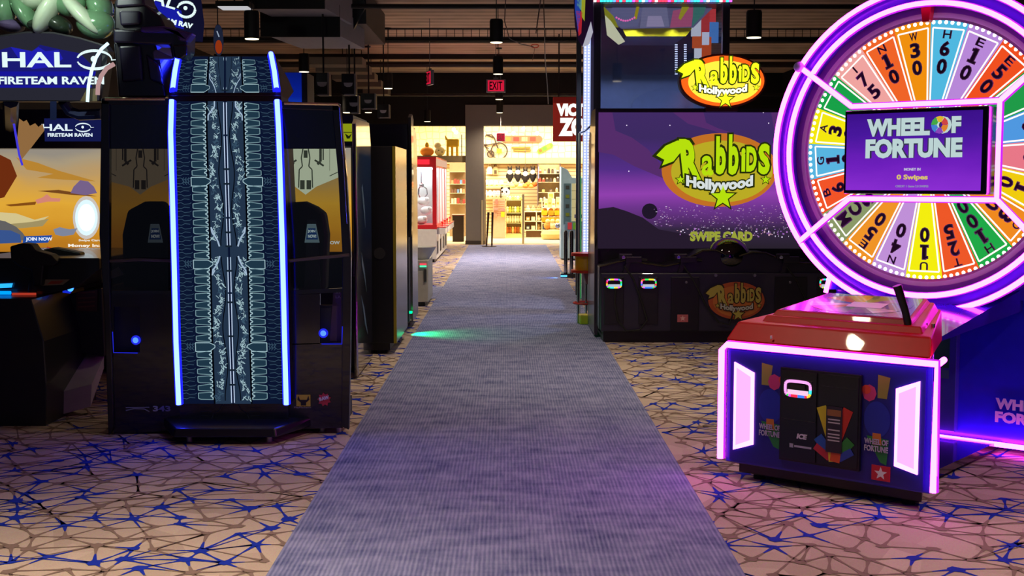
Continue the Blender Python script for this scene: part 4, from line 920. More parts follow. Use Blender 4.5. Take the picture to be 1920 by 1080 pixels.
    for z in (548, 558, 566, 574): po.poly([L(146, z, -1.225), L(178, z - 2, -1.225), L(178, z + 1, -1.225), L(146, z + 3, -1.225)])
    po.build('warning_print', R)
    # left art panel
    ap = MB(em('#a87c4c', .7)); ap.poly([L(32, 262, -.7), L(36, 222, -.7), L(44, 228, -.7), L(50, 225, -.7), L(56, 236, -.7), L(66, 231, -.7), L(72, 238, -.7), L(80, 232, -.7), L(83, 245, -.7), L(60, 275, -.7), L(40, 300, -.7)])
    ap.mat(em((.08, .06, 1.0), .7)); ap.tube([L(26, 232, -.7), L(36, 290, -.7), L(42, 310, -.7)], .008, 6); ap.build('jagged_light_panel', R)
    wg = MB(em('#8a3a18', .6)); wg.poly([L(-40, 290, -.65), L(-10, 285, -.65), L(20, 300, -.65), L(32, 330, -.65), L(8, 370, -.65), L(-40, 380, -.65)]); wg.build('orange_side_print', R)
    return R
def ramp_paint():
    m = bpy.data.materials.new('side_print'); m.use_nodes = True; nt = m.node_tree; N = nt.nodes.new; L_ = nt.links.new; b = nt.nodes['Principled BSDF']
    b.inputs['Roughness'].default_value = .12; b.inputs['Coat Weight'].default_value = .8
    tc = N('ShaderNodeTexCoord'); sp = N('ShaderNodeSeparateXYZ'); L_(tc.outputs['Object'], sp.inputs[0]); mr = N('ShaderNodeMapRange'); mr.inputs[2].default_value = 2.; L_(sp.outputs[2], mr.inputs[0])
    cr = N('ShaderNodeValToRGB'); r = cr.color_ramp
    for _ in range(3): r.elements.new(.5)
    for e, (p, c) in zip(r.elements, [(0, '#14161c'), (.35, '#18202c'), (.6, '#1c3868'), (.85, '#284878'), (.92, '#d8c8a8')]): e.position = p; e.color = (*lin(c), 1)  # last stop paints light onto the panel top
    L_(mr.outputs[0], cr.inputs[0]); L_(cr.outputs[0], b.inputs['Base Color']); return m
def eye_word(par, L, cxH, cxE, cy, hh, yy, m, y0=0.):
    """three letters then an eye-shaped O, all in pixels of height 2*hh"""
    c = L(cxH + hh * .1, cy, yy); top = L(cxH, cy - hh * .75, yy); bot = L(cxH, cy + hh * .75, yy); h = top.z - bot.z
    mb = MB(m); x0 = L(cxE - hh * 6.2, cy, yy).x; x1 = L(cxE + hh * .6, cy, yy).x; yy += y0
    put_text(mb, 'HAL', (x0 + x1) / 2, c.z, x1 - x0, h, yy, bold=.02)
    ex = x1 + h * 1.55; e = ell(ex, c.z, h * 1.15, h * .60, 30)
    n = len(e)
    for i in range(n):
        if i in (14, 15, 28, 29, 30): continue
        t = abs(math.sin(2 * PI * i / n)); mb.line([e[i], e[(i + 1) % n]], h * (.07 + .12 * t), yy)
    arr(mb, ell(ex - h * .05, c.z + h * .05, h * .2, h * .2, 14), yy - .001)
    mb.line([(ex + h * 1.1, c.z - h * .02), (ex + h * 1.6, c.z + h * .02)], h * .06, yy)
    return mb.build('logo_lettering', par)
shooter()

# ------------------------------------------------------------------ lit signs and moulded toppers above the shooting cabinet
def halo_signs():
    Y = 7.9
    def mk(Y):
        return lambda px, py, yy=0.: (lambda p: Vector((p.x, Y + yy, p.z)))(W(px, py, Y + yy))
    L = mk(Y)
    R = thing('lit_marquee', 'wide arched marquee sign with white lettering lit blue, top left above the desert screen', 'sign', (0, 0, 0))
    outline = [(-60, 190), (-60, 82), (0, 66), (50, 59), (100, 60), (150, 70), (196, 84), (203, 95), (190, 190)]
    b = MB(mat('#1c1c24', .5)); n = len(outline); b.add([L(*p) for p in outline] + [L(*p) + Vector((0, .12, 0)) for p in outline], [list(range(n))[::-1], list(range(n, 2 * n))] + [(i, (i + 1) % n, (i + 1) % n + n, i + n) for i in range(n)]); b.build('sign_box', R)
    face = MB(em('#2c2c38', .8)); face.poly([L(a, c, -.004) for a, c in [(-60, 188), (-60, 84), (0, 69), (50, 62), (100, 63), (150, 73), (192, 86), (186, 188)]])
    face.mat(em('#1c1c78', .9)); face.poly([L(a, c, -.006) for a, c in [(-60, 165), (-60, 110), (20, 88), (60, 96), (75, 84), (110, 92), (150, 100), (170, 120), (165, 165)]])
    face.mat(em('#2222b8', .9)); face.poly([L(a, c, -.008) for a, c in [(20, 88), (60, 96), (72, 88), (85, 96), (110, 94), (118, 110), (100, 125), (60, 130), (35, 110)]])
    face.mat(em('#1818a0', .9)); face.poly([L(a, c, -.008) for a, c in [(-60, 134), (180, 134), (178, 142), (-60, 142)]]); face.poly([L(a, c, -.008) for a, c in [(-60, 160), (172, 160), (172, 164), (-60, 164)]])
    face = face.build('lit_face', R)
    wm = em('#d8ecec', 1.15)
    eye_word(face, L, 10, 122, 112, 19, -.02, wm, Y)
    c = L(96, 151, -.02); lettering(face, 'FIRETEAM RAVEN', c.x, c.z, L(196, 151, 0).x - L(-2, 151, 0).x, .048, Y - .02, wm, bold=.03)
    MB(em('#c8f0ff', 1.6)).tube([L(203, 81, -.08), L(190, 92, -.08), L(180, 108, -.08), L(172, 132, -.08), L(166, 160, -.08), L(164, 191, -.08)], .010, 8).build('light_arc', R, smooth=True)
    MB(em('#c8a0a0', .8)).tube([L(214, 120, -.06), L(200, 128, -.06), L(190, 142, -.06), L(184, 160, -.06), L(183, 178, -.06)], .014, 8).build('inner_arc', R, smooth=True)
    gp = MB(mat('#6a5a38')); gp.poly([L(162, 168, -.03), L(150, 190, -.03), L(182, 190, -.03), L(182, 165, -.03)]); gp.build('gold_foot', R)
    # brackets to the cabinet
    br = MB(mat('#12204c', .4)); br.add([L(94, 190, .0), L(106, 190, 0), L(106, 225, 0), L(94, 225, 0)], [(0, 1, 2, 3)]); br.tube([L(118, 190, .05), L(130, 208, .1), L(150, 216, .1), L(190, 214, .1)], .035, 8); br.tube([L(20, 188, .05), L(20, 236, 1.46)], .05, 8); br.build('bracket', R, smooth=True)
    # second sign, turned and partly hidden
    L2 = mk(8.6)
    R2 = thing('lit_marquee', 'tilted dark blue marquee sign with slanted white lettering behind the dark moulded topper', 'sign', (0, 0, 0))
    o2 = [(255, -40), (362, -40), (370, 0), (375, 40), (372, 75), (300, 70), (262, 30)]
    b = MB(em('#141432', .7)); n = len(o2); b.add([L2(*p) for p in o2] + [L2(*p) + Vector((0, .12, 0)) for p in o2], [list(range(n))[::-1], list(range(n, 2 * n))] + [(i, (i + 1) % n, (i + 1) % n + n, i + n) for i in range(n)])
    b.mat(em('#1a20b0', .8)); b.poly([L2(a, c, -.004) for a, c in [(275, -5), (340, 20), (345, 55), (318, 48), (280, 20)]]); f2 = b.build('sign_box', R2)
    c = L2(301, 5, -.01); wm = em('#d8ecec', 1.15)
    mb = MB(wm); put_text(mb, 'HAL', c.x - .02, c.z + .03, .27, .085, 8.59, bold=.012, rot=-.28, shear=.1); e0 = L2(349, 18, -.01); e = ell(e0.x, e0.z, .06, .05, 26)
    for i in range(26):
        if i not in (12, 13): mb.line([e[i], e[(i + 1) % 26]], .018 if 2 < i < 10 or i > 15 else .012, 8.59)
    arr(mb, ell(e0.x - .004, e0.z + .01, .014, .014, 12), 8.588); mb.build('logo_lettering', R2)
    c = L2(326, 42, -.01); lettering(R2, 'TEAM RAV', c.x + .01, c.z, .24, .035, 8.59, wm, bold=.05, rot=-.22)
    mb = MB(mat('#101018')); mb.box(L2(345, 0).x, L2(355, 0).x, 8.7, 8.74, L2(340, 60).z, 4.05); mb.build('hanging_rod', R2)
    # pale green moulded topper, lit by a spotlight hung above
    R3 = thing('moulded_topper', 'glossy pale green and white moulded topper standing over the wide arched marquee', 'decoration', (0, 0, 0))
    gm = mat('#6a9470', .18, .2, coat=.8, scale=5); wm_ = mat('#b8c8b0', .2, coat=.8); dk = mat('#283428', .3, coat=.5)
    def lump(px, py, rx, ry, rot, m, name, yy=.05, d=.12):
        c = L(px, py, yy); mb = MB(m); s = (Y + yy) / F
        mb.T = Matrix.Translation(c) @ Matrix.Rotation(rot, 4, 'Y'); mb.ball((0, 0, 0), (rx * s, d, ry * s), 18, 10); mb.build(name, R3, smooth=True)
    lump(12, 18, 18, 30, .2, gm, 'moulded_plate'); lump(45, 20, 16, 42, -.5, gm, 'moulded_plate'); lump(90, 22, 16, 46, .55, wm_, 'moulded_plate', .0); lump(130, 5, 30, 26, .2, gm, 'moulded_plate')
    lump(150, 25, 14, 50, -.75, wm_, 'moulded_ridge', -.02, .08); lump(180, 45, 36, 28, .15, gm, 'moulded_plate'); lump(188, 12, 22, 30, -.5, gm, 'moulded_plate', .1); lump(110, 45, 26, 16, .5, dk, 'moulded_plate', .08)
    lump(70, 48, 26, 12, .2, dk, 'moulded_plate', .08); lump(20, 48, 24, 12, .1, mat('#54486a', .4), 'moulded_plate', .08); lump(60, -5, 26, 22, .2, wm_, 'moulded_plate')
    l = bpy.data.lights.new('lamp', 'SPOT'); l.energy = 60; l.color = (.85, 1, .85); l.spot_size = 1.5; l.shadow_soft_size = .05
    o = bpy.data.objects.new('lamp', l); C.objects.link(o); p = L(60, -120, -1.0); o.location = p; o.parent = R3; tgt = L(110, 25, 0); o.rotation_euler = (tgt - p).to_track_quat('-Z', 'Y').to_euler()
    lh = MB(DGREY); d_ = (tgt - p).normalized(); lh.cyl(p - d_ * .12, p + d_ * .01 * -1, .05, n=16); lh.cyl(p - d_ * .1, Vector((p.x, p.y - .0, 4.04)), .01, n=6); lh.build('spotlight_can', R3)
    # dark angular topper: plain stepped and sloped blocks
    R4 = thing('moulded_topper', 'dark angular stepped topper block standing left above the see-through booth', 'decoration', (0, 0, 0))
    L4 = mk(7.55)
    def pr(pts, m, name, yy=0., d=.25, bev=.012):
        mb = MB(m); n = len(pts); mb.add([L4(a, c, yy) for a, c in pts] + [L4(a, c, yy) + Vector((0, d, 0)) for a, c in pts], [list(range(n))[::-1], list(range(n, 2 * n))] + [(i, (i + 1) % n, (i + 1) % n + n, i + n) for i in range(n)]); mb.build(name, R4, bevel=bev)
    D1 = mat('#100f18', .35, coat=.4); D2 = mat('#1c1a30', .35, coat=.4); D3 = mat('#4a3c78', .4)
    pr([(213, 78), (290, 78), (298, 110), (312, 183), (222, 183)], D1, 'lower_block', 0, .35); pr([(222, 86), (262, 84), (268, 150), (228, 154)], D2, 'face_plate', -.03, .05); pr([(272, 100), (296, 120), (306, 160), (280, 150)], D2, 'face_plate', -.03, .05)
    pr([(212, 55), (352, 60), (350, 96), (340, 110), (322, 108), (318, 84), (212, 80)], D2, 'cross_bar', -.05, .2); pr([(262, 50), (305, 48), (362, 62), (350, 78), (334, 76), (330, 62), (262, 60)], D3, 'sloped_cap', -.08, .1)
    pr([(214, 0), (262, -10), (272, 8), (300, 30), (310, 50), (262, 58), (214, 56)], D1, 'upper_block', 0, .3); pr([(222, 20), (262, 20), (262, 46), (225, 48)], D2, 'face_plate', -.03, .05); pr([(220, -30), (262, -34), (272, 10), (216, 14)], D2, 'top_block', -.02, .25)
    pr([(286, 97), (292, 92), (325, 108), (322, 111), (288, 111)], mat('#56566a', .4), 'pale_wedge', -.06, .04)
    pr([(322, 84), (350, 82), (350, 104), (340, 112), (326, 108)], D1, 'end_block', -.09, .1)
halo_signs()

# ------------------------------------------------------------------ row of machines left of the path
def left_row():
    side = mat('#8e8a80', .22, .85, scale=3); dark = mat('#08080a', .4)
    x1 = -.966
    R = thing('game_cabinet', 'plain tall black cabinet with brushed metal side next to the carpet path', 'arcade machine', (x1, 10.8, 0))
    b = MB(dark); b.box(-1.0, -.02, 0.0, 1.24, .10, 1.80); b.box(-.98, -.06, .05, 1.2, .03, .1); b.build('body', R, bevel=.006)
    s = MB(side); s.box(-.02, .0, .04, 1.22, .10, 1.80); s.build('side_panel', R)
    e = MB(mat('#b0a030', .3, .7)); e.box(-.022, .003, -.004, .02, .1, 1.80); e.build('edge_trim', R)
    k = MB(mat('#17171a', .6)); k.cyl((-.14, -.004, 1.0 - .12), (-.14, 0, 1.0 - .12), .05, n=16); k.build('speaker_grille', R)
    for y in (.1, 1.1): MB(RUBBER).cyl((-.15, y, 0), (-.15, y, .03), .03).build('foot', R)
    R = thing('game_cabinet', 'taller dark cabinet with curved printed top, behind the plain black one', 'arcade machine', (x1, 12.45, 0))
    z2 = Z(232, 12.45)
    b = MB(mat('#0b0b16', .4)); b.box(-.95, -.02, 0, 1.0, .10, z2); b.box(-.9, -.08, .05, .95, 0, .1); b.build('body', R, bevel=.006)
    s = MB(side); s.prismx([(.25, .08), (1.0, .08), (1.0, 1.75), (.9, 2.0), (.6, z2 - .02), (.25, z2)], -.02, .0); s.build('side_panel', R)
    s = MB(mat('#2c2a28', .25, coat=.5)); s.prismx([(-.05, .95), (.22, 1.1), (.3, z2 + .06), (.12, z2 + .10), (-.02, z2 + .06), (.05, 1.6)], -.015, .015); s.build('printed_fin', R)
    g = MB(em((.0, 1., .25), 2.5)); g.box(-.03, .006, .04, .10, .18, .2); g.build('green_indicator', R)
    l = bpy.data.lights.new('lamp', 'SPOT'); l.energy = 30; l.color = (.0, 1, .18); l.spot_size = math.radians(120); l.spot_blend = .6; l.shadow_soft_size = .01
    o = bpy.data.objects.new('lamp', l); C.objects.link(o); o.parent = R; o.location = (.03, -.22, .12); o.rotation_euler = (Vector((.9, .0, -.75))).to_track_quat('-Z', 'Y').to_euler()
    # low white prize counter with basin
    R = thing('prize_counter', 'low white ball-toss counter machine with round basin, left edge of the carpet path', 'arcade machine', (-.955, 15.0, 0))
    b = MB(mat('#a8a6a0', .4)); b.box(-.9, 0, 0, .9, .05, .56); b.mat(BLACK); b.box(-.85, -.04, .04, .86, 0, .05); b.build('body', R, bevel=.01)
    bs = MB(mat('#d8d8d4', .25, coat=.4)); bs.lathe([(.05, .52), (.12, .56), (.19, .68), (.21, .71), (.195, .71), (.15, .66)], (-.12, .2, 0), 24); bs.build('basin', R, smooth=True)
    r = MB(em('#ff5060', 1.)); r.box(-.10, -.02, -.012, 0, .50, .52); r.mat(em('#60ffc0', 1.)); r.box(-.10, -.02, -.012, 0, .475, .495); r.build('card_reader', R)
    bb = MB(mat('#303034')); bb.box(-.05, -.02, -.01, 0, .3, .45); bb.build('ticket_slot', R)
    # claw cranes
    RED = mat('#c01c28', .3, coat=.4); WB = mat('#c8c8cc', .35); rnd = random.Random(4)
    lbl = ['nearest of the red framed claw cranes, plush pile seen through its side pane', 'second red framed claw crane from the front', 'third red framed claw crane from the front', 'farthest red framed claw crane, next to the shop window']
    proto = []
    for i in range(4):
        y0 = 23.2 + i * 1.02; xx = -1.32; w = .95; d = .96; z0, z1, z2, z3 = .62, .70, 1.76, 1.95
        R = thing('claw_crane', lbl[i], 'claw machine', (xx, y0, 0), group='row of red framed claw cranes')
        b = MB(WB); b.box(-w, 0, 0, d, .06, z0); b.mat(BLACK); b.box(-w + .04, -.04, .04, d - .04, 0, .06); b.build('base', R, bevel=.008)
        fr = MB(RED); fr.box(-w, .012, -.005, d + .005, z0, z1)
        for px_, py_ in ((-.07, 0), (-w, 0)): fr.box(px_, px_ + .075, py_, py_ + (.05 if py_ == 0 else .06), z1, z2)
        fr.mat(mat('#d8d8dc', .35)); fr.box(-.07, 0, d - .12, d, z1, z2); fr.box(-.05, -.005, .05, .12, z1, z2); fr.box(-w, -w + .06, d - .06, d, z1, z2); fr.build('frame', R, bevel=.005)
        mq = MB(RED); mq.box(-w, .0, 0, d, z2, z3); mq.mat(em('#ff3040', 1.1)); mq.box(-w + .1, -.12, -.012, 0, z2 + .05, z3 - .05); mq.mat(em('#f0c0a0', .9)); mq.box(.0, .012, .08, d - .08, z2 + .03, z3 - .03); mq.build('marquee', R)
        gp = MB(glass((.95, .97, .97), .06)); gp.box(-w + .07, -.07, .02, .026, z1, z2); gp.box(-.02, -.014, .07, d - .07, z1, z2); gp.build('window_pane', R)
        bk = MB(mat('#b8c4c0', .5)); bk.box(-w + .02, -w + .04, .04, d - .04, z1, z2); bk.box(-w + .02, -.06, d - .03, d - .02, z1, z2); bk.build('back_wall', R)
        ti = MB(em('#f0f8ff', 45.)); ti.box(-w + .1, -.1, .1, .16, z2 - .03, z2 - .01); ti.box(-w + .1, -.1, d - .2, d - .12, z2 - .03, z2 - .01); ti.build('interior_light', R)
        cl = MB(CHROME); cx, cy = -.30, .4; cl.cyl((cx, cy, z2), (cx, cy, 1.45), .012, n=8); cl.ball((cx, cy, 1.43), .05, 10, 6)
        for q in range(3):
            a = q * 2 * PI / 3; cl.tube([(cx, cy, 1.43), (cx + .1 * math.cos(a), cy + .1 * math.sin(a), 1.36), (cx + .11 * math.cos(a), cy + .11 * math.sin(a), 1.26), (cx + .05 * math.cos(a), cy + .05 * math.sin(a), 1.19)], .009, 6)
        cl.build('claw', R, smooth=True)
        pn = MB(WB); pn.prismx([(.12, .52), (.80, .52), (.80, .64), (.12, .64)], 0, .16); pn.mat(RED); pn.box(0, .17, .12, .80, .64, .655); pn.build('control_shelf', R, bevel=.006)
        js = MB(mat('#d02020', .3)); js.cyl((.09, .35, .65), (.09, .35, .72), .008, n=8); js.ball((.09, .35, .735), .022, 10, 6); js.build('joystick', R, smooth=True)
        ch = MB(mat('#303038')); ch.box(0, .01, .2, .5, .15, .38); ch.build('prize_chute', R)
        if i == 0:
            for k in range(9):
                px_ = -.78 + (k % 3) * .25 + .08 * ((k // 3) % 2) + rnd.uniform(-.03, .03); pz = z1 + .08 + (k // 3) * .175
                cc = ('#e8e8e8', '#f0f0ec', '#d8e0e8')[k % 3] if k != 7 else '#c8c428'
                t = thing('plush_toy', ('white round plush toy inside the nearest claw crane, place %s of its pile' % ORD[k]) if k != 7 else 'yellow-green plush toy on top of the pile in the nearest claw crane', 'plush toy', (xx + px_, y0 + .20 + (k // 3) * .10, pz - .08), group='plush toys in the nearest claw crane')
                m = mat(cc, .9); m2 = MB(m); m2.ball((0, 0, .08), (.11, .09, .08), 12, 8); m2.build('body', t, smooth=True); m2 = MB(m); m2.ball((.07, -.06, .12), .04, 8, 6); m2.build('head', t, smooth=True)
left_row()

# ------------------------------------------------------------------ right side behind the big screen cabinet
def right_side():
    Yt = 14.2; xa, xb = X(1093, Yt), X(1366, Yt); R = thing('claw_tower', 'very tall glass game tower edged with light dots behind the purple screen cabinet', 'arcade machine', (xa, Yt, 0))
    w = xb - xa; d = 1.5; zt = Z(4, Yt)
    fr = MB(mat('#2a2c3a', .35)); 
    for x in (.115, w - .09): fr.box(x, x + .08, 0, .08, .08, zt)
    for x in (.0, w - .06): fr.box(x, x + .06, d - .08, d, .08, zt)
    fr.box(0, w, 0, d, zt, zt + .25); fr.box(.08, w, 0, d, .0, .9); fr.build('frame', R, bevel=.004)
    s = MB(mat('#8a88a8', .3, .4)); s.box(.085, .115, .0, .3, .9, zt); s.build('pale_post', R)
    dots = MB(em('#dce4ff', 2.0)); z = .55
    while z < zt - .2: dots.box(.012, .028, -.02, -.005, z, z + .018); dots.box(.050, .066, -.02, -.005, z, z + .018); z += .032
    dots.mat(em('#b8c8ff', 1.0)); dots.box(.0, .08, -.004, .0, .5, zt); o = dots.build('light_dots', R); o['kind'] = 'stuff'
    bs = MB(mat('#8088a8', .4)); bs.box(0, .085, 0, .1, .5, zt); bs.build('light_post', R)
    top = MB(em('#ffffff', 2.)); cols = [em('#ff4060', 1.6), em('#60a0ff', 1.8), em('#ffffff', 1.8), em('#40e0e0', 1.6), em('#d060ff', 1.6)]; rnd = random.Random(1); x = 0.
    while x < w: top.mat(rnd.choice(cols)); top.box(x, x + .03, -.04, -.01, zt + .0, zt + .035); x += .036
    o = top.build('colour_dots', R); o['kind'] = 'stuff'
    gl = MB(glass((.80, .84, .95), .10)); gl.box(.19, w - .09, .03, .036, .9, zt); gl.build('front_pane', R)
    gl = MB(glass((.80, .84, .95), .06)); gl.box(w - .05, w - .044, .08, d - .08, .9, zt); gl.build('side_pane', R)
    # stepped canopy inside: yellow lip, grey slope, mirror reflections painted as glow
    def L(px, py, yy): p = W(px, py, Yt + yy); return Vector((p.x - xa, yy, p.z))
    bkp = MB(em('#7c7898', .6)); bkp.poly([L(1134, 6, .48), L(1345, 6, .48), L(1300, 52, .48), L(1165, 54, .48), L(1134, 30, .48)]); bkp.build('glow_mirror_face', R)
    li = bpy.data.lights.new('lamp', 'SPOT'); li.energy = 160; li.spot_size = 2.6; li.shadow_soft_size = .1; li.color = (.85, .9, 1); lo = bpy.data.objects.new('lamp', li); C.objects.link(lo); lo.parent = R; lo.location = (w / 2, .10, zt - .03); lo.rotation_euler = (math.radians(20), 0, 0)  # lamp added to brighten the tower inside, no fixture modelled
    bw = MB(mat('#5a6a98', .5)); bw.box(.12, w - .06, d - .06, d - .03, .9, zt); bw.build('rear_pane', R)
    cp = MB(mat('#d8c820', .4)); cp.add([L(1165, 50, .5), L(1302, 48, .5), L(1286, 68, .55), L(1174, 68, .55)], [(0, 1, 2, 3)]); cp.build('yellow_lip', R)
    cp = MB(mat('#4c5a7c', .4)); cp.add([L(1174, 68, .55), L(1284, 68, .55), L(1262, 85, .7), L(1164, 85, .7)], [(0, 1, 2, 3)]); cp.build('slope', R)
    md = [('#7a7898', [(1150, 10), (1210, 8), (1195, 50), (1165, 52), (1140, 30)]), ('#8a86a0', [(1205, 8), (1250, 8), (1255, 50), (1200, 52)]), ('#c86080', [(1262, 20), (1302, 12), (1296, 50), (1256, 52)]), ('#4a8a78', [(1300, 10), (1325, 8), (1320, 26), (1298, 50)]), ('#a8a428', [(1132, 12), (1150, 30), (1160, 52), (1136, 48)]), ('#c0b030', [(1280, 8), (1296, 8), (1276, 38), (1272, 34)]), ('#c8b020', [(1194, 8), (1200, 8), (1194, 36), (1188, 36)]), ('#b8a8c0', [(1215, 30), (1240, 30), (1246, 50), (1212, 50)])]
    for k, (c_, pts) in enumerate(md): mb = MB(em(c_, .75)); None; mb.poly([L(a, b, .44 - .01 * k) for a, b in pts]); mb.build('painted_reflection', R)  # mirror reflections put in as emissive colour
    ln = MB(em('#ff70b0', 1.3))
    for q in range(9): ln.ball(tuple(L(1156 + q * 4.2, 33 + 6 * math.sin(q / 8 * PI), .33)), .012, 6, 4)
    ln.build('small_bulbs', R)
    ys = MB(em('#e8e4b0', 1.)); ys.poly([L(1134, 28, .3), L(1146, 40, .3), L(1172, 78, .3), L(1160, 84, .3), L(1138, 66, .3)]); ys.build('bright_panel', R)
    for px in (1268, 1285):
        ld = MB(em('#e0e8ff', 1.5))
        for q in range(14): p = L(px, 84 + q * 4.2, .9); ld.box(p.x - .016, p.x + .016, .9, .91, p.z - .006, p.z + .006)
        o = ld.build('rear_light_strip', R)
    pz_ = [('#e8e8e8', 1306, 48), ('#d04040', 1322, 40), ('#e06030', 1308, 70), ('#e8e8f0', 1322, 64), ('#e05828', 1326, 88), ('#5890d0', 1340, 60), ('#e84848', 1335, 30), ('#f0f0f0', 1312, 92)]
    for k, (c_, px, py) in enumerate(pz_): p = L(px, py, .5); mb = MB(em(c_, .75)); mb.box(p.x - .055, p.x + .055, .5 + .01 * k, .56, p.z - .12, p.z + .12); mb.build('side_print', R, bevel=.006)  # glow put into the print colour, not a light source
    # round multi-colour marquee on the left
    pl = MB(mat('#6a4090', .4)); pts = [(1076, -40), (1076, 20), (1078, 50), (1084, 75), (1092, 88), (1104, 84), (1112, 60), (1112, -40)]
    n = len(pts); pl.add([L(a, b, -.15) for a, b in pts] + [L(a, b, .0) for a, b in pts], [list(range(n))[::-1], list(range(n, 2 * n))] + [(i, (i + 1) % n, (i + 1) % n + n, i + n) for i in range(n)]); pl = pl.build('side_marquee', R)
    for c_, pts in (('#2848b0', [(1078, -40), (1088, -40), (1088, 30), (1084, 60), (1078, 20)]), ('#c02838', [(1080, 20), (1092, 22), (1090, 62), (1085, 68)]), ('#a8b030', [(1090, -10), (1098, -10), (1096, 40), (1090, 30)]), ('#6aa898', [(1082, -20), (1092, -20), (1090, 20), (1082, 10)]), ('#c8c8d8', [(1098, 70), (1108, 40), (1112, 60), (1104, 84), (1092, 88)])):
        mb = MB(em(c_, .7)); mb.poly([L(a, b, -.155) for a, b in pts]); mb.build('coloured_patch', pl)
    gs = MB(mat('#c8d0c8', .2, .3)); 
    def T3(px, py, yy): return L(px, py, yy)
    gs.tube([L(1086, 250, -.6), L(1086, 600, -.6)], .012, 6); gs.mat(em('#40a860', .6)); gs.tube([L(1089, 330, -.6), L(1089, 560, -.6)], .006, 6); gs.mat(CHROME); gs.tube([L(1086, 250, -.6), L(1096, 246, -.4), L(1108, 236, -.1)], .012, 6); gs.build('glass_edge', R)
    # bright toy carousel with yellow drum
    Yc = 14.0; xc = X(1093, Yc); R = thing('toy_dispenser', 'small red and yellow capsule dispenser on chrome legs beside the tall tower', 'dispenser', (xc - .01, Yc - .82, 0))
    s = 13.0 / 15.2
    b = MB(mat('#c82820', .35)); b.lathe([(.02, .72), (.16, .72), (.16, .75), (.02, .75)], n=24); b.build('top_plate', R)
    b = MB(mat('#e0a818', .3, coat=.4)); b.lathe([(.12, .565), (.12, .72)], n=24); b.build('yellow_drum', R, smooth=True)
    b = MB(mat('#c03018', .35)); b.lathe([(.03, .53), (.165, .545), (.165, .57), (.03, .57)], n=24); b.build('tray', R)
    b = MB(mat('#7a2018', .4)); b.lathe([(.05, .42), (.09, .53)], (.05, 0, 0), 12); b.build('funnel', R)
    for a in range(3): MB(CHROME).cyl((.10 * math.cos(a * 2.1 + 3.6), .10 * math.sin(a * 2.1 + 3.6), 0), (.10 * math.cos(a * 2.1 + 3.6), .10 * math.sin(a * 2.1 + 3.6), .54), .013, n=8).build('leg', R, smooth=True)
    b = MB(mat('#b02828', .4)); b.tube([(.13 * math.cos(t), .13 * math.sin(t), .22) for t in [i * PI / 8 for i in range(16)]], .012, 6, True); b.build('foot_ring', R)
    t = thing('kick_block', 'small yellow floor block at the foot of the tall tower', 'block', (X(1099, 12.95) - .0, 12.75 + .42, 0))
    b = MB(mat('#b8a82c', .5)); b.box(-.05, .04, -.1, .1, 0, .10); b.build('block', t, bevel=.01)
    # two chrome bollards on a black base plate
    G1 = W(1066, 520, 19.6); R = thing('bollard_base', 'black floor plate with a blue edge light carrying two chrome posts', 'barrier', (G1.x, 19.6, 0))
    b = MB(BLACKG); b.box(-.13, .13, -.15, .15, 0, .07); b.build('plate', R, bevel=.01); b = MB(em((.1, .5, 1.), 1.8)); b.box(-.13, -.03, -.156, -.15, .02, .045); b.build('blue_light', R)
    for x in (-.045, .045): b = MB(CHROME); b.lathe([(.03, .07), (.03, .70), (.02, .73), (.005, .735)], (x, 0, 0), 14); b.build('post', R, smooth=True)
    l = bpy.data.lights.new('lamp', 'SPOT'); l.energy = 6; l.color = (.1, .4, 1); l.spot_size = 1.6; l.shadow_soft_size = .01; o = bpy.data.objects.new('lamp', l); C.objects.link(o); o.parent = R; o.location = (-.14, -.17, .05); o.rotation_euler = Vector((-1, -.1, -.15)).to_track_quat('-Z', 'Y').to_euler()
    # pale blue machine
    Yb = 23.9; x0 = X(1052, Yb); R = thing('prize_kiosk', 'pale blue kiosk with dark picture strip and lit window, left of the light-dotted tower', 'arcade machine', (x0, Yb, 0)); LB = mat('#8fb0c4', .4)
    def Lb(px, py, yy=0.): p = W(px, py, Yb + yy); return p.x - x0, p.z
    z = Z
    b = MB(LB); b.prism([(0, .03), (.9, .03), (.9, Lb(1100, 333)[1]), (Lb(1073, 333)[0], Lb(1100, 333)[1]), (Lb(1064, 322)[0], Lb(1064, 318)[1]), (.0, Lb(1056, 312)[1])], .0, .7); b.build('body', R, bevel=.008)
    a, c = Lb(1057, 344), Lb(1070, 420); b = MB(mat('#4a6878', .4)); b.box(a[0], c[0], -.01, 0, c[1], a[1]); po = b.build('picture_strip', R)
    for k, py in enumerate((351, 368, 386, 402)):
        q = Lb(1064, py); b = MB(mat(('#283030', '#60701c')[k % 2])); b.box(q[0] - .035, q[0] + .035, -.018, -.01, q[1] - .035, q[1] + .03); b.build('small_picture', po)
    a, c = Lb(1072, 344), Lb(1096, 415); b = MB(em('#d8c890', .75)); b.box(a[0], c[0] + .15, -.006, 0, c[1], a[1]); b.mat(em('#90885c', .6))
    for py in (358, 374, 390): q = Lb(1072, py); b.box(a[0], c[0] + .15, -.012, -.006, q[1], q[1] + .008)
    b.mat(mat('#204080')); q = Lb(1084, 405); b.box(q[0] - .07, q[0] + .07, -.02, -.006, q[1] - .04, q[1] + .03); b.build('lit_window', R)
    a, c = Lb(1062, 417), Lb(1086, 430); b = MB(mat('#5c7890', .4)); b.box(a[0] - .02, c[0] + .1, -.08, 0, c[1] - .02, a[1] + .01); b.mat(mat('#b83848')); b.box(a[0] + .02, a[0] + .1, -.085, -.08, c[1], a[1]); b.mat(mat('#58a030')); b.box(a[0] + .12, a[0] + .2, -.085, -.08, c[1], a[1]); b.build('button_shelf', R)
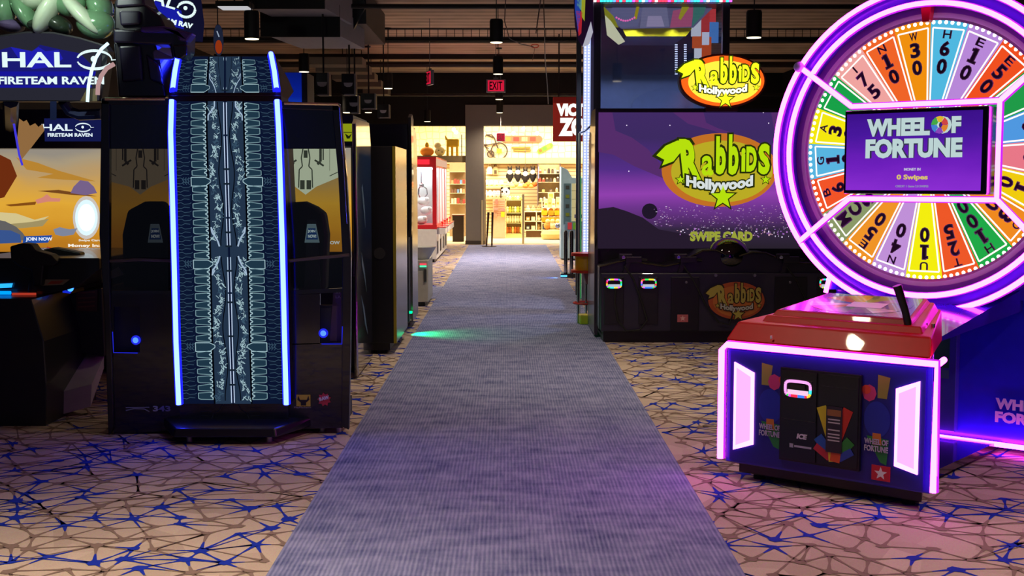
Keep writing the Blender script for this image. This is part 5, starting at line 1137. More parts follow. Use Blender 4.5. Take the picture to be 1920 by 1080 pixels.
    b = MB(mat('#b8bcc8', .2, .8)); b.ball((-.06, .05, Lb(1050, 423)[1]), (.05, .05, .05)); b.build('side_lamp', R, smooth=True)
    # red hanging sign
    Ys = 22.0; R = thing('hanging_sign', 'red square hanging sign with big white capital letters over the shop entrance', 'sign', (X(1037, Ys), Ys, 0))
    zt_, zb_ = Z(182, Ys), Z(265, Ys); w = X(1150, Ys) - X(1037, Ys)
    b = MB(em('#7c2018', .9)); b.box(0, w, 0, .15, zb_, zt_); b.mat(em('#5c1410', .8)); b.box(0, w, -.002, 0, Z(193, Ys), zt_); fb = b.build('sign_box', R)
    wm = em('#fff8f0', 1.25)
    x0 = X(1037, Ys)
    lettering(fb, 'VICTORY', X(1093, Ys) - x0, Z(206, Ys), X(1143, Ys) - X(1043, Ys), Z(194, Ys) - Z(218, Ys), -.01, wm, bold=.07)
    lettering(fb, 'ZONE', X(1093, Ys) - x0, Z(238, Ys), X(1139, Ys) - X(1047, Ys), Z(221, Ys) - Z(256, Ys), -.01, wm, bold=.07)
    b = MB(DGREY); b.cyl((.1, .07, zt_), (.1, .07, 4.05), .012); b.cyl((w - .1, .07, zt_), (w - .1, .07, 4.05), .012); b.build('hanger', R)
right_side()

# ------------------------------------------------------------------ exit signs
def exit_sign(name_lbl, px, py, Y, w, h, top, side=False, rz=0.):
    R = thing('exit_sign', name_lbl, 'sign', (X(px, Y), Y, Z(py, Y)), rz)
    b = MB(mat('#8a8890', .4)); b.box(-w / 2, w / 2, -.02, .03, -h / 2, h / 2); b.build('housing', R, bevel=.008)
    f = MB(em('#c81838', 1.1)); f.box(-w * .42, w * .42, -.024, -.02, -h * .42, h * .42); f = f.build('lit_face', R)
    lettering(f, 'EXIT', 0, 0, w * .66, h * .66, -.028, em('#ff8090', 1.4) if False else mat('#200408'), bold=.02)
    b = MB(mat('#707078')); b.box(-.04, .04, -.01, .02, h / 2, h / 2 + .03); b.cyl((0, 0, h / 2), (0, 0, top - R.location.z), .006, n=6); b.build('hanger', R)
exit_sign('lit red exit sign hanging in the middle of the hall over the path', 930, 161, 20.9, .32, .21, 4.05)
exit_sign('small lit red exit sign hanging in front of the shop wall above the bicycle', 939, 257, 29.4, .21, .20, 4.05)
exit_sign('red exit sign seen edge on, hanging left of the middle', 807, 146, 20.0, .30, .23, 4.05, rz=math.radians(-72))

# ------------------------------------------------------------------ things under the ceiling
def ceiling_items():
    bm = mat('#0a0a0c', .7); pipe = mat('#17110f', .6)
    for k, (py, zz, r, lb) in enumerate(((12, 3.7, .03, 'nearest dark sprinkler pipe crossing under the ceiling'), (121, 3.75, .055, 'black conduit pipe crossing the ceiling beyond the truss'), (178, 3.35, .03, 'low dark pipe crossing in front of the storefront wall'))):
        p = G(952, py, zz); tag(MB(pipe).cyl((-5.9, p.y, zz), (6.4, p.y, zz), r, n=8).build('ceiling_pipe'), lb, 'pipe', 'dark pipes under the ceiling')
    p = G(952, 72, 3.65); R = thing('ceiling_truss', 'dark open truss with conduits crossing the ceiling behind the nearest pendant', 'truss', (0, p.y, 3.65))
    b = MB(bm); b.box(-5.9, 6.4, -.02, .02, -.04, 0); b.build('bottom_chord', R); b = MB(bm); b.box(-5.9, 6.4, -.02, .02, .13, .15); b.build('top_chord', R)
    wb = MB(bm); x = -5.8
    while x < 6.2: wb.cyl((x, 0, -.02), (x, 0, .14), .005, n=5); x += .125
    wb.build('web_bars', R)['kind'] = 'stuff'
    for k, y in enumerate((22.5, 25.5)): tag(MB(mat('#1c1512', .7)).box(-5.9, 6.4, y, y + .07, 3.95, 4.05).build('roof_beam'), 'dark roof beam crossing the ceiling, %s of the two' % ('nearer', 'farther')[k], 'beam', 'roof beams')
    # ducts over the booth
    gm = mat('#9a9aa4', .6)
    for k, (a, b_, Y, lb) in enumerate((((480, -30), (612, 15), 14.5, 'large grey ceiling duct panel, nearest at the top left'), ((510, 19), (640, 48), 15.5, 'large grey ceiling duct panel under the nearest one'))):
        p = W(a[0], a[1], Y); q = W(b_[0], b_[1], Y); R = thing('ceiling_duct', lb, 'duct', ((p.x + q.x) / 2, Y, 3.5 - .2 * k)); w = (q.x - p.x) / 2
        mb = MB(gm); mb.hexa([(-w - .1, -.1, -.02), (w - .05, -.1, -.02), (w + .1, 1.6, -.02), (-w + .1, 1.6, -.02), (-w - .1, -.1, .3), (w - .05, -.1, .3), (w + .1, 1.6, .3), (-w + .1, 1.6, .3)]); mb.build('duct_body', R)
        mb = MB(bm); mb.box(-w - .12, w, -.14, -.1, -.06, .32); mb.build('flange', R)
        for x in (-w * .6, w * .6): MB(bm).cyl((x, .8, .3), (x, .8, 4.05 - R.location.z), .008, n=5).build('hanger', R)
    p = W(665, 30, 16.5); R = thing('ceiling_duct', 'dark branching duct elbow hanging between the big ducts and the brown ceiling', 'duct', (p.x, 16.5, p.z))
    mb = MB(mat('#25262a', .5, .3)); mb.box(-.35, .15, 0, 2.5, -.1, .35); mb.prism([(-.4, .0), (-.1, -.35), (.15, .1), (.1, .3), (-.4, .3)], -.1, 0); mb.build('duct_body', R); MB(bm).cyl((-.1, 1, .3), (-.1, 1, 4.05 - p.z), .01, n=5).build('hanger', R)
    for k in range(5):
        a = W(640 + k * 18, 118 + k * 14, 22.6 + k); R = thing('grey_duct_panel', 'pale duct section, %s in the row receding left of the exit signs' % ORD[k], 'duct', tuple(a), group='pale duct sections on the left')
        mb = MB(mat('#6a665c', .5)); s_ = .75 - k * .10; mb.box(-s_, s_ * .5, -.05, .6, -.03, .10); mb.build('duct_body', R); MB(bm).cyl((0, .2, .1), (0, .2, 4.05 - a.z), .008, n=5).build('hanger', R)
    # black framed boxes
    for k, (x0, y0, x1, y1, Y) in enumerate(((592, 136, 616, 178, 15.), (640, 138, 666, 178, 16.5), (676, 175, 704, 204, 20.), (707, 196, 730, 221, 23.), (655, 178, 672, 212, 17.))):
        p, q = W(x0, y0, Y), W(x1, y1, Y); cx, cz = (p.x + q.x) / 2, (p.z + q.z) / 2; w, h = (q.x - p.x) / 2, (p.z - q.z) / 2
        R = thing('hanging_speaker', ('black hanging box speaker, nearest and leftmost of the row', 'black hanging box speaker with pale edge, second from the left', 'black hanging box speaker with pale edge right of the middle', 'farthest black hanging box speaker, lowest in the row', 'narrow black hanging box speaker below the second one')[k], 'speaker', (cx, Y, cz), group='hanging box speakers')
        b = MB(mat('#06070c', .4)); b.box(-w, w, 0, .25, -h, h); b.build('cabinet', R, bevel=.006)
        t = MB(mat('#8a8a90', .4)); t.box(w - .012, w + .008, -.006, .0, -h, h); t.box(-w * .6, w, -.006, 0, -h - .008, -h + .012); t.build('pale_edge', R)
        g = MB(mat('#a8a8b0', .4)); g.poly([(-.06, -.008, .02), (.06, -.008, .02), (.05, -.008, -.02), (.02, -.008, -.035), (-.02, -.008, -.035), (-.05, -.008, -.02)]); g.build('badge', R)
        MB(bm).cyl((0, .12, h), (0, .12, 4.05 - cz), .012, n=6).build('hanger', R)
    for k, (px, py, Y) in enumerate(((653, 211, 18.), (692, 211, 24.))):
        pendant(X(px, Y), Y, Z(py, Y), .07, .25, 'black can pendant %s the hanging box speakers' % ('under', 'just right of')[k], 12, spot=(k == 0))
    R = thing('linear_ceiling_light', 'flat white ceiling light panel at the top left above the booth', 'lamp', tuple(W(440, 14, 13.)))
    MB(em('#c8c8cc', .9)).box(-.15, .15, -.1, .14, -.01, .0).build('diffuser', R); b = MB(bm); b.box(-.17, .17, -.12, .16, 0, .05); b.cyl((0, 0, .05), (0, 0, 4.05 - W(440, 14, 13.).z), .01, n=5); b.build('housing', R)
    R = thing('oval_sign', 'thin blue and orange oval sign seen nearly edge on above the booth spine', 'sign', tuple(W(409, 75, 13.)))
    b = MB(em('#28304a', .5)); b.prism(ell(0, 0, .048, .16, 24), 0, .03); b.mat(em('#b04018', .6)); b.poly([(x, -.003, z) for x, z in ell(.005, -.07, .036, .07, 16)]); b.mat(em('#a8b8d0', .7)); b.line([(-.01, .09), (.012, .03)], .012, -.004); b.build('sign_face', R); MB(bm).cyl((0, 0, .15), (0, 0, 4.05 - W(409, 75, 13.).z), .006, n=5).build('hanger', R)
    Yb = 13.5; p, q = W(500, 136, Yb), W(576, 200, Yb); R = thing('blue_panel', 'plain glowing blue panel standing behind the booth at its upper right', 'panel', ((p.x + q.x) / 2, Yb, 0)); w = (q.x - p.x) / 2
    m = ramp_glow([(0, '#1848c0'), (.3, '#0c24a0'), (1, '#081a78')], 2, q.z, p.z, .75, .2, 1.5); b = MB(m); b.box(-w, w - .06, 0, .02, q.z - .1, p.z); b.build('lit_face', R); b = MB(mat('#1c2438')); b.box(-w, w, .02, .5, 0.0, p.z); b.build('body', R)
    # bare wires
    for k, pts in enumerate(([(1015, -10, 12), (1010, 25, 12.2), (1005, 62, 12.4)], [(1018, -60, 15), (1022, 112, 15), (1026, 160, 15), (1028, 195, 15)], [(948, 0, 14.2), (946, 40, 14.3), (955, 72, 14.5), (975, 82, 15), (1000, 88, 16)])):
        tag(MB(mat('#6a5a50', .6)).tube([W(a, b_, c) for a, b_, c in pts], .006, 5).build('loose_wire'), ('pale loose wire hanging at the top right of the pendants', 'pale loose wire hanging above the red sign', 'thin wire trailing from the nearest pendant to the truss')[k], 'wire', 'loose ceiling wires')
    p = W(1003, 86, 16.); R = thing('red_ring', 'small red ring hanging below the truss', 'hook', tuple(p)); MB(em('#a83020', .5)).tube([(.05 * math.cos(a), .0, .02 * math.sin(a)) for a in [i * PI / 6 for i in range(12)]], .006, 5, True).build('ring', R); MB(mat('#8a6a60')).cyl((.0, 0, -.02), (-.03, 0, -.18), .004, n=5).build('pull_cord', R)
ceiling_items()

# ------------------------------------------------------------------ the shop behind the storefront
def shop():
    YB = 34.55
    def at(px, py, Y): return W(px, py, Y)
    def simple(name, lbl, cat, px, py, Y, fn, group=None, z=None):
        p = at(px, py, Y); t = thing(name, lbl, cat, (p.x, Y, p.z if z is None else z), group=group); fn(t); return t
    k_ = lambda Y: Y / F          # metres per pixel at that distance
    # wall bulbs
    for k, (px, py) in enumerate(((938, 250), (948, 249), (963, 250), (982, 241), (1007, 250), (851, 243), (855, 248), (985, 326))):
        def f(t):
            MB(em((1, .9, .6), 6.)).ball((0, 0, 0), .055, 10, 6).build('bulb', t, smooth=True); MB(STEEL).cyl((0, .0, .04), (0, .0, 3.5 - t.location.z), .008, n=8).build('arm', t)
        simple('spot_lamp', 'glowing bulb in the shop, %s counted along the row' % ORD[k], 'lamp', px, py, 33.4 - .12 * k, f, 'bright bulbs in the shop')
    # bicycle
    def bike(t):
        s = k_(34.3); fr = mat('#3a2a20', .5); R_ = lambda x, y: ((x) * s, 0, (-(y)) * s)
        for k, (cx, cy, r) in enumerate(((0, 0, 15), (-16, 6, 6))):
            mb = MB(fr); mb.tube([((cx + r * math.cos(a)) * s, 0, (-cy + r * math.sin(a)) * s) for a in [i * PI / 12 for i in range(24)]], .018, 6, True)
            for q in range(8): a = q * PI / 4; mb.tube([R_(cx, cy), ((cx + r * math.cos(a)) * s, 0, (-cy + r * math.sin(a)) * s)], .004, 4)
            mb.build('wheel', t, smooth=True)
        mb = MB(fr); mb.tube([R_(0, 0), R_(-6, -14), R_(-9, -24), R_(-24, -30)], .02, 6); mb.tube([R_(-6, -14), R_(-28, -10), R_(-16, 6)], .018, 6); mb.tube([R_(-28, -10), R_(-20, -4)], .014, 6); mb.build('frame', t, smooth=True)
        mb = MB(fr); mb.tube([R_(-9, -24), R_(-14, -30), R_(-24, -30), R_(-26, -27)], .015, 6); mb.build('handlebar', t); mb = MB(fr); mb.box(-33 * s, -22 * s, -.04, .04, 11 * s, 13 * s); mb.build('saddle', t)
        mb = MB(mat('#c8b020')); mb.box(-.07, .07, -.03, -.02, -.06, .06); mb.build('yellow_tag', t)
    simple('bicycle', 'dark small bicycle hung on the shop wall below the small exit sign', 'bicycle', 936, 283, 34.56, bike)
    # snowboard and surfboards
    def board(w, h, cols, rot=0.):
        def f(t):
            s = k_(34.3); w_, h_ = w * s / 2, h * s / 2
            pts = [(w_ - h_ + h_ * math.cos(a), h_ * math.sin(a)) for a in [(-.5 + i / 8) * PI for i in range(9)]] + [(-w_ + h_ + h_ * math.cos(a), h_ * math.sin(a)) for a in [(.5 + i / 8) * PI for i in range(9)]]
            c, sn = math.cos(rot), math.sin(rot); tr = lambda p: (p[0] * c - p[1] * sn, p[0] * sn + p[1] * c)
            MB(mat(cols[0], .4)).prism([tr(p) for p in pts], -.03, .0).build('board', t)
            mb = MB(mat(cols[1], .4)); n = len(cols) - 1
            for q in range(n):
                a = -w_ * .8 + 1.6 * w_ * q / n; b = a + 1.6 * w_ / n * .7; mb.mat(mat(cols[1 + q], .4)); mb.poly([(x, -.034, z) for x, z in [tr(p) for p in ((a, -h_ * .6), (b, -h_ * .6), (b, h_ * .6), (a, h_ * .6))]])
            mb.build('board_print', t)
        return f
    simple('snowboard', 'red and orange snowboard hung flat on the shop wall', 'snowboard', 978, 261, 34.6, board(78, 13, ['#d86040', '#c87830', '#c02c20', '#e8b070', '#b83828']))
    simple('surfboard', 'upper thin olive surfboard on the shop wall under the snowboard', 'surfboard', 977, 277, 34.6, board(36, 4, ['#7a6a28', '#8a7a30']))
    simple('surfboard', 'lower thin olive surfboard on the shop wall under the snowboard', 'surfboard', 979, 282, 34.6, board(34, 4, ['#7a6a28', '#8a7a30']))
    simple('surfboard', 'green and brown surfboard hung at a slant on the shop wall', 'surfboard', 1022, 278, 34.6, board(32, 9, ['#6a9a30', '#7a5a28', '#5a9a38', '#b0a040'], .48))
    # plush animals on the window ledge left
    def blob(cols, parts):
        def f(t):
            for nm, c, (x, z), r in parts: MB(mat(c, .9)).ball((x, 0, z), r, 12, 8).build(nm, t, smooth=True)
        return f
    Yl = 30.6
    MBs = MB(mat('#c8b070', .6)); MBs.box(X(775, Yl), X(872, Yl), Yl - .3, Yl + .35, Z(293, Yl) - .04, Z(293, Yl)); struct(MBs.build('trim_ledge'))
    zl = Z(293, Yl)
    t = thing('plush_toy', 'orange-yellow dome shaped plush on the ledge in the left shop window', 'plush toy', (X(801, Yl), Yl, zl))
    MB(mat('#e89018', .8)).ball((0, 0, .11), (.17, .15, .12), 16, 10).build('body', t, smooth=True); MB(mat('#d8b020', .8)).ball((.0, 0, .26), (.05, .04, .08), 10, 6).build('stalk', t, smooth=True)
    t = thing('plush_toy', 'white spotted plush lying in the middle of the left shop window', 'plush toy', (X(825, Yl), Yl, zl))
    MB(mat('#f0e8d0', .9)).ball((0, 0, .12), (.13, .12, .12), 14, 8).build('body', t, smooth=True); MB(mat('#f0e8d0', .9)).ball((-.05, 0, .26), (.09, .08, .08), 12, 8).build('head', t, smooth=True); mb = MB(mat('#201810')); [mb.ball((-.1 + .08 * q, -.125, .1 + .04 * (q % 2)), .014, 6, 4) for q in range(4)]; mb.build('spots', t)
    t = thing('plush_toy', 'yellow horned plush toy standing right in the left shop window', 'plush toy', (X(848, Yl), Yl, zl))
    Yx = mat('#e0b818', .8); MB(Yx).box(-.14, .17, -.06, .06, .22, .42).build('body', t, bevel=.04)
    for x in (-.11, .0, .12): MB(Yx).cyl((x, 0, 0), (x, 0, .24), .03, n=8).build('leg', t, smooth=True)
    MB(Yx).cyl((-.13, 0, .40), (-.17, 0, .50), .035, .01, 8).build('horn', t)
    # hanging cat-like plush in black suits
    for k, px in enumerate((956, 971, 985, 999)):
        s = k_(34.2); low = 3 if k == 2 else 0
        t = thing('hanging_plush', 'black hanging plush with white chest and pointed ears, %s from the left in its row' % ORD[k], 'plush toy', (X(px, 34.2), 34.2, Z(325 + low, 34.2)), group='black and white hanging plush row')
        B = mat('#16100e', .9); Wt = mat('#f4f0e8', .9)
        MB(B).ball((0, 0, -.08), (.075, .06, .16), 12, 8).build('body', t, smooth=True); MB(B).ball((0, 0, .10), (.06, .05, .06), 12, 8).build('head', t, smooth=True)
        MB(Wt).ball((0, -.045, .03), (.068, .03, .068), 12, 8).build('chest', t, smooth=True)
        for sx in (-1, 1):
            MB(B).cyl((sx * .035, 0, .13), (sx * .055, 0, .21), .025, .004, 6).build('ear', t); MB(B).tube([(sx * .06, 0, -.0), (sx * .085, 0, -.07), (sx * .08, 0, -.13)], [.028, .026, .02], 6).build('arm', t, smooth=True); MB(Wt).ball((sx * .04, -.01, -.25), (.025, .03, .02), 8, 5).build('foot', t, smooth=True)
        MB(STEEL).cyl((0, 0, .12), (0, .3, .30), .005, n=5).build('hook', t)
    # left wall plush: bags, white plush, panda
    Yp = 34.1; rnd = random.Random(12)
    sh = MB(mat('#d8c088', .6)); sh.box(X(907, Yp), X(975, Yp), Yp - .15, YB, Z(372, Yp), Z(370, Yp)); tag(sh.build('wall_shelf'), 'long pale shelf on the shop wall carrying the panda plush', 'shelf')
    sh = MB(mat('#d8c088', .6)); sh.box(X(907, Yp), X(948, Yp), Yp - .1, YB, Z(350, Yp), Z(348.6, Yp)); tag(sh.build('wall_shelf'), 'short pale shelf on the shop wall above the panda plush', 'shelf')
    for k, px in enumerate((911, 919, 927, 934)):
        t = thing('plush_toy', 'round white plush with dark eyes, %s on the shelf left of the panda' % ORD[k], 'plush toy', (X(px, Yp), Yp, Z(370, Yp)), group='white plush left of the panda')
        MB(mat('#f2efe6', .9)).ball((0, 0, .10), (.065, .07, .10), 12, 8).build('body', t, smooth=True); mb = MB(mat('#181410')); mb.ball((-.02, -.066, .12), .009, 6, 4); mb.ball((.02, -.066, .12), .009, 6, 4); mb.build('eyes', t)
    t = thing('panda_plush', 'big round white panda plush with black ears on the long wall shelf', 'plush toy', (X(947, Yp), Yp, Z(370, Yp)))
    MB(mat('#f4f0e8', .9)).ball((0, 0, .13), (.135, .12, .13), 16, 10).build('head', t, smooth=True)
    for sx in (-1, 1): MB(mat('#140f0c', .9)).ball((sx * .09 + .01, 0, .24), (.04, .03, .04), 10, 6).build('ear', t, smooth=True); MB(mat('#140f0c', .9)).ball((sx * .055 - .02, -.105, .15), (.028, .02, .034), 10, 6).build('eye', t, smooth=True)
    MB(mat('#140f0c')).ball((-.01, -.12, .11), .012, 6, 4).build('nose', t)
    for k, px in enumerate((912, 921, 930, 940)):
        t = thing('plush_toy', 'white plush face, %s on the short upper shelf' % ORD[k], 'plush toy', (X(px, Yp), Yp, Z(348.6, Yp)), group='white plush on the short upper shelf')
        MB(mat(('#f6f2ea', '#eee6d8', '#f6f2ea', '#e8e4d0')[k], .9)).ball((0, 0, .075), (.062, .06, .078), 12, 8).build('body', t, smooth=True); MB(mat('#c8b030')).ball((.02, -.05, .02), (.03, .02, .015), 8, 5).build('collar', t)
    def bag(c, c2):
        def f(t):
            MB(mat(c, .8)).prism([(-.075, -.13), (.075, -.13), (.08, .0), (.045, .10), (-.045, .10), (-.08, .0)], -.04, .04).build('body', t, bevel=.02); MB(mat(c2, .8)).tube([(-.03, 0, .09), (-.02, 0, .15), (.02, 0, .15), (.03, 0, .09)], .01, 6).build('handle', t); MB(mat(c2, .8)).prism([(-.035, -.1), (.035, -.1), (.035, -.0), (-.035, -.0)], -.05, -.04).build('pocket', t)
        return f
    simple('backpack', 'white round backpack hanging at the left of the shop wall', 'bag', 918, 318, 34.54, bag('#f4f0e8', '#e8e0d0')); simple('backpack', 'beige pointed backpack with dark lines hanging beside the white one', 'bag', 929, 319, 34.54, bag('#c0a878', '#50402c'))
    def heap(cols, w_):
        def f(t):
            for q, c in enumerate(cols): MB(mat(c, .9)).ball((-w_ / 2 + w_ * (q + .5) / len(cols), 0, .05 + .04 * (q % 2)), (.10, .08, .065), 10, 7).build('fold', t, smooth=True)
        return f
    simple('plush_toy', 'long pale green snake-like plush on the shelf right of the panda', 'plush toy', 968, 352, 34.1, heap(['#c8b878', '#b8a868', '#d8c888'], .30)); simple('plush_toy', 'orange bundled plush at the right end of the wall display', 'plush toy', 993, 352, 34.1, heap(['#e08838', '#e87830', '#e8a050', '#d86020'], .30))
    # glass shelf unit with figures
    Yg = 34.0; xa, xb = X(1008, Yg), X(1051, Yg); R = thing('glass_shelf_unit', 'tall glass shelf unit against the shop wall, right part', 'shelf', ((xa + xb) / 2, Yg, 0)); hw = (xb - xa) / 2
    bk = MB(mat('#b09a70', .5)); bk.box(-hw, hw, .28, .3, .9, Z(308, Yg)); bk.box(-hw, -hw + .03, .2, .3, .01, .9); bk.box(hw - .03, hw, .2, .3, .01, .9); bk.build('back_panel', R)
    for x in (-hw, hw - .02): MB(mat('#7a6a78', .3, .6)).box(x, x + .02, -.02, .3, .3, Z(306, Yg)).build('post', R)
    MB(em('#f0f0ff', 1.5)).box(-hw + .02, -hw + .035, -.02, 0, Z(335, Yg), Z(312, Yg)).build('light_strip', R)
    lv = (325.5, 341.5, 360.5, 378); cats = []
    for q, py in enumerate(lv):
        MB(mat('#d8c8a8', .2)).box(-hw + .02, hw - .02, -.02, .28, Z(py, Yg) - .01, Z(py, Yg)).build('glass_shelf', R)
        for k, px in enumerate(((1013, 1022, 1029, 1036, 1041, 1046), (1012, 1019, 1026, 1033, 1040, 1046), (1019, 1033, 1044), (1014, 1021, 1045))[q]):
            c = rnd.choice(('#3a2c24', '#a83828', '#584434', '#c05030', '#2c2420', '#c8b890')) if q < 2 else rnd.choice(('#a89878', '#706450', '#c8b060'))
            t = thing('figurine', 'tiny boxed figurine, %s from the left on the %s glass shelf' % (ORD[k], ('top', 'second', 'third', 'fourth')[q]), 'figurine', (X(px, Yg), Yg, Z(py, Yg)), group='small figures on the glass shelves')
            h = rnd.uniform(.09, .16); MB(mat(c, .6)).box(-.035, .035, 0, .06, 0, h * .7).build('box', t, bevel=.006); MB(mat(rnd.choice(('#d8b080', '#302018', '#d8d0c0')), .6)).ball((0, .03, h * .75), .028, 8, 6).build('head', t, smooth=True)
    # white cube shelf
    Yc = 33.4; xa, xb = X(983, Yc), X(1052, Yc); R = thing('cube_shelf', 'white cube shelf unit standing on the shop floor', 'shelf', ((xa + xb) / 2, Yc, 0)); hw = (xb - xa) / 2; wm = mat('#f0e4c4', .5)
    fr = MB(wm); z0, zm, z1 = .20, Z(415, Yc), Z(397, Yc)
    for z in (z0, zm, z1): fr.box(-hw, hw, 0, .4, z - .012, z + .012)
    for x in (-hw, -hw + (hw * 2) / 3, -hw + hw * 4 / 3, hw): fr.box(x - .012, x + .012, .0, .4, z0, z1)
    fr.mat(mat('#5a3c1c')); fr.box(-hw + .05, hw - .1, .05, .38, .0, z0 - .012); fr.build('frame', R); MB(mat('#b88850', .6)).box(-hw, hw, .39, .41, z0, z1).build('back_panel', R)
    for q, (z, py) in enumerate(((z0 + .012, 0), (zm + .012, 1), (z1 + .012, 2))):
        for k in range(6):
            x = -hw + .1 + k * (hw * 2 - .2) / 5.5; c = rnd.choice(('#e8d8b0', '#8a6a40', '#c8a060', '#f0ecdc', '#a89060', '#485060', '#d8b880'))
            t = thing('shelf_item', '%s small gift, %s from left, %s level of the white cube shelf' % ('pale or brown', ORD[k], ('bottom', 'middle', 'top')[q]), 'gift', (xa + hw + x, Yc + .12, z), group='gifts on the white cube shelf')
            if rnd.random() < .5: MB(mat(c, .8)).ball((0, 0, .055), (.06, .05, .055), 10, 7).build('body', t, smooth=True); MB(mat(c, .8)).ball((.0, -.02, .12), .03, 8, 6).build('head', t, smooth=True)
            else: MB(mat(c, .7)).box(-.05, .05, -.04, .04, 0, .11).build('box', t, bevel=.006); MB(mat('#f4ecd8', .6)).box(-.03, .03, -.043, -.04, .03, .08).build('paper_label', t)
    # yellow baskets with plush on the right
    Yy = 32.6
    for r, (py, zz) in enumerate(((399, 0), (412, 0))):
        for k, px in enumerate((1021, 1033, 1045)):
            t = thing('yellow_bin', 'yellow display bin, %s from the left in the %s row' % (ORD[k], ('upper', 'lower')[r]), 'bin', (X(px, Yy), Yy, Z(py, Yy)), group='yellow display bins')
            b = MB(mat(('#f0c810', '#e8a818')[(k + r) % 2], .5)); b.hexa([(-.07, -.08, -.06), (.07, -.08, -.06), (.07, .08, -.06), (-.07, .08, -.06), (-.08, -.10, .06), (.08, -.10, .06), (.08, .10, .06), (-.08, .10, .06)]); b.build('tub', t, bevel=.006)
            MB(mat('#f0a850', .8)).ball((0, 0, .075), (.06, .06, .045), 8, 6).build('contents', t, smooth=True)
    sd = MB(wm); xa, xb = X(1016, Yy), X(1051, Yy)
    for py in (406, 419, 389): sd.box(xa, xb, Yy - .1, Yy + .25, Z(py, Yy) - .012, Z(py, Yy))
    for x in (xa, xb - .02): sd.box(x, x + .02, Yy + .1, Yy + .25, 0, Z(372, Yy))
    tag(sd.build('display_rack'), 'white display rack holding the yellow bins', 'shelf')
    for k, px in enumerate((1024, 1031, 1038, 1046)):
        t = thing('drink_bottle', 'pale tall package, %s from the left above the yellow bins' % ORD[k], 'package', (X(px, Yy), Yy + .05, Z(389, Yy)), group='packages above the yellow bins'); h = .22 + .05 * (k % 2)
        MB(mat(('#f4ecc0', '#e8d890', '#fff8e0', '#f4e8b0')[k], .5)).box(-.045, .045, -.04, .04, 0, h).build('pack', t, bevel=.01); MB(mat('#98b838' if k == 0 else '#e0a850', .5)).box(-.03, .03, -.043, -.04, h * .3, h * .5).build('pack_label', t)
    t = thing('framed_picture', 'small framed green and yellow card behind the packages', 'picture', (X(1033, 33.2), 33.2, Z(367, 33.2))); MB(mat('#f0e8b8')).box(-.08, .08, 0, .02, -.08, .08).build('frame', t); MB(mat('#a8a850')).box(-.055, .055, -.004, 0, -.055, .055).build('card', t); MB(wm).cyl((0, .03, -.1), (0, .1, -t.location.z + .01), .01, n=6).build('stand', t)
    for k, px in enumerate((1027, 1036, 1046)):
        t = thing('plush_toy', 'tan and white plush, %s from left on the floor cushion' % ORD[k], 'plush toy', (X(px, 32.3), 32.3, .26), group='plush on the floor cushion')
        MB(mat(('#c88840', '#e8d8b0', '#f0e0b8')[k], .9)).ball((0, 0, .10), (.10, .09, .10), 12, 8).build('body', t, smooth=True); MB(mat('#e8c890', .9)).ball((0, -.02, .22), (.06, .06, .055), 10, 7).build('head', t, smooth=True)
    t = thing('floor_cushion', 'large pale tan cushion on the shop floor right of the cube shelf', 'cushion', (X(1038, 32.3), 32.3, 0)); MB(mat('#c8b078', .9)).lathe([(.1, .012), (.30, .03), (.33, .15), (.26, .25), (.05, .27)], n=20).build('cushion', t, smooth=True)
    # counter shelves left: pink side fixture and open shelf
    Yf = 32.8; xa, xb = X(924, Yf), X(947, Yf); t = thing('slat_fixture', 'pinkish slatted display fixture left in the shop', 'fixture', ((xa + xb) / 2, Yf, 0)); hw = (xb - xa) / 2
    b = MB(mat('#d0a890', .6)); b.box(-hw, hw, 0, .4, .02, Z(375, Yf))
    for q in range(12): b.mat(mat('#a87c68')); z = .6 + q * .06; b.box(-hw + .02, hw - .02, -.006, 0, z, z + .012)
    b.build('panel', t)
    for k, (dx, dz_, c, w_, h_) in enumerate(((-.06, .55, '#b87068', .03, .07), (.05, .75, '#30241c', .012, .11), (-.08, .35, '#c88078', .06, .03), (.1, .33, '#c87878', .06, .03), (.10, .22, '#e8b818', .05, .07), (-.1, .2, '#b88068', .05, .05))):
        o = thing('hanging_item', ('pink card', 'thin black tool', 'left pink pouch', 'right pink pouch', 'yellow box', 'brown pouch')[k] + ' hanging on the pinkish slatted fixture', 'accessory', ((xa + xb) / 2 + dx, Yf - .03, .42 + dz_), group='items on the slatted fixture'); MB(mat(c, .6)).box(-w_, w_, -.02, .02, -h_, h_).build('pack', o, bevel=.005); MB(STEEL).cyl((0, 0, h_), (0, .03, h_ + .01), .004, n=5).build('hook', o)
    Ys = 33.2; xa, xb = X(948, Ys), X(979, Ys); t = thing('open_shelf', 'cream open shelving unit crowded with plush, left of the doorway post', 'shelf', ((xa + xb) / 2, Ys, 0)); hw = (xb - xa) / 2
    b = MB(mat('#f0dc9c', .6)); 
    for py in (375, 399, 418, 438): b.box(-hw, hw, 0, .4, Z(py, Ys) - .012, Z(py, Ys))
    for x in (-hw, hw - .02): b.box(x, x + .02, 0, .4, 0.01, Z(375, Ys))
    b.box(-hw, hw, .38, .4, 0.01, Z(375, Ys)); b.box(-hw, hw, .01, .4, .012, Z(439, Ys)); b.build('frame', t)
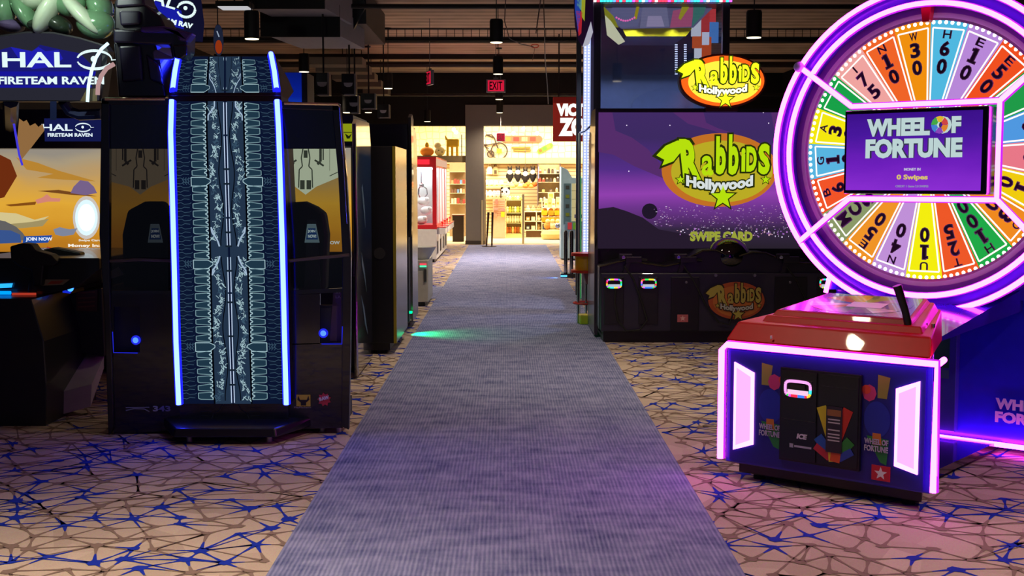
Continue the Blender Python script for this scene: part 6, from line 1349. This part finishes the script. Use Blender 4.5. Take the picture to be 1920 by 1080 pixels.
    for q, py in enumerate((375, 399, 418, 438)):
        for k in range(6):
            px = 951.5 + k * 5; c = ((('#f0e0a0', '#fff4d8', '#e8d080'), ('#f0ecc8', '#d8d84c', '#a8b868'), ('#f0f0d0', '#d8e0b8', '#e8e4c0'), ('#c87830', '#a86028', '#e0d078'))[q])[k % 3]
            o = thing('plush_toy', '%s plush toy, %s from left on the %s, cream open shelf' % (('pale', 'yellow-white', 'pale green', 'brown or yellow')[q], ORD[k], ('top', 'second level', 'third level', 'bottom level')[q]), 'plush toy', (X(px, Ys), Ys + .12, Z(py, Ys)), group='plush on the cream open shelf')
            h = (.05, .09, .11, .10)[q]; MB(mat(c, .9)).ball((0, 0, h * .8), (.042, .06, h * .8), 10, 7).build('body', o, smooth=True); MB(mat(c, .9)).ball((0, -.04, h * 1.5), .032, 8, 6).build('head', o, smooth=True)
    # left opening: shelves with goods, dark counter
    Yo = 33.8; xa, xb = X(842, Yo), X(872, Yo); t = thing('goods_shelf', 'glass goods shelf seen through the left opening beyond the claw cranes', 'shelf', ((xa + xb) / 2, Yo, 0)); hw = (xb - xa) / 2
    b = MB(mat('#8a7454', .5)); b.box(-hw, hw, .3, .32, .01, Z(305, Yo)); 
    for py in (322, 345, 362, 382): b.mat(mat('#d8c8a0', .3)); b.box(-hw, hw, 0, .3, Z(py, Yo) - .01, Z(py, Yo))
    b.build('frame', t)
    for q, py in enumerate((345, 362, 382)):
        for k in range(5):
            px = 848 + k * 5.4; o = thing('boxed_gift', 'small boxed gift, %s from left on the %s shelf, left shop opening' % (ORD[k], ('upper', 'middle', 'lower')[q]), 'gift', (X(px, Yo), Yo + .05, Z(py, Yo)), group='gifts in the left opening')
            MB(mat(rnd.choice(('#a83028', '#d8c8a0', '#604030', '#5878a0', '#c87850')), .6)).box(-.03, .03, 0, .08, 0, rnd.uniform(.08, .16)).build('box', o, bevel=.004)
    p0 = X(848, 31.); p1 = X(869, 31.); t = thing('dark_counter', 'dark brown counter in the left opening between cranes and grey column', 'counter', ((p0 + p1) / 2, 31., 0)); b = MB(mat('#2c1c14', .5)); b.box(-(p1 - p0) / 2, (p1 - p0) / 2, 0, .5, .012, Z(404, 31.)); b.build('body', t); b = MB(mat('#b87868')); b.box(-(p1 - p0) / 2 - .02, (p1 - p0) / 2 + .02, -.02, .52, Z(404, 31.), Z(402.5, 31.)); b.build('counter_top', t)
    # post in doorway and stanchions
    b = MB(mat('#c8b48c', .5)); x = X(981, 30.1); b.box(x - .025, x + .025, 30.08, 30.14, 0, Z(364, 30.1)); struct(b.build('trim_doorway_post'))
    Yk = 28.8; R = thing('folded_sign_stand', 'pair of dark folded stand legs on a flat base beside the grey column', 'stand', (X(917, Yk), Yk, 0))
    s = k_(Yk); b = MB(mat('#2a1512', .5)); b.lathe([(.01, 0.0), (.17, .0), (.17, .02), (.02, .03)], n=20); b.build('base', R)
    for (x0, x1) in ((-5, -1.2), (5, 6.5)): b = MB(mat('#30120e', .5)); b.tube([(x0 * s, 0, .02), (x1 * s, 0, Z(398, Yk))], [.018, .028], 8); b.build('leg', R, smooth=True)
shop()
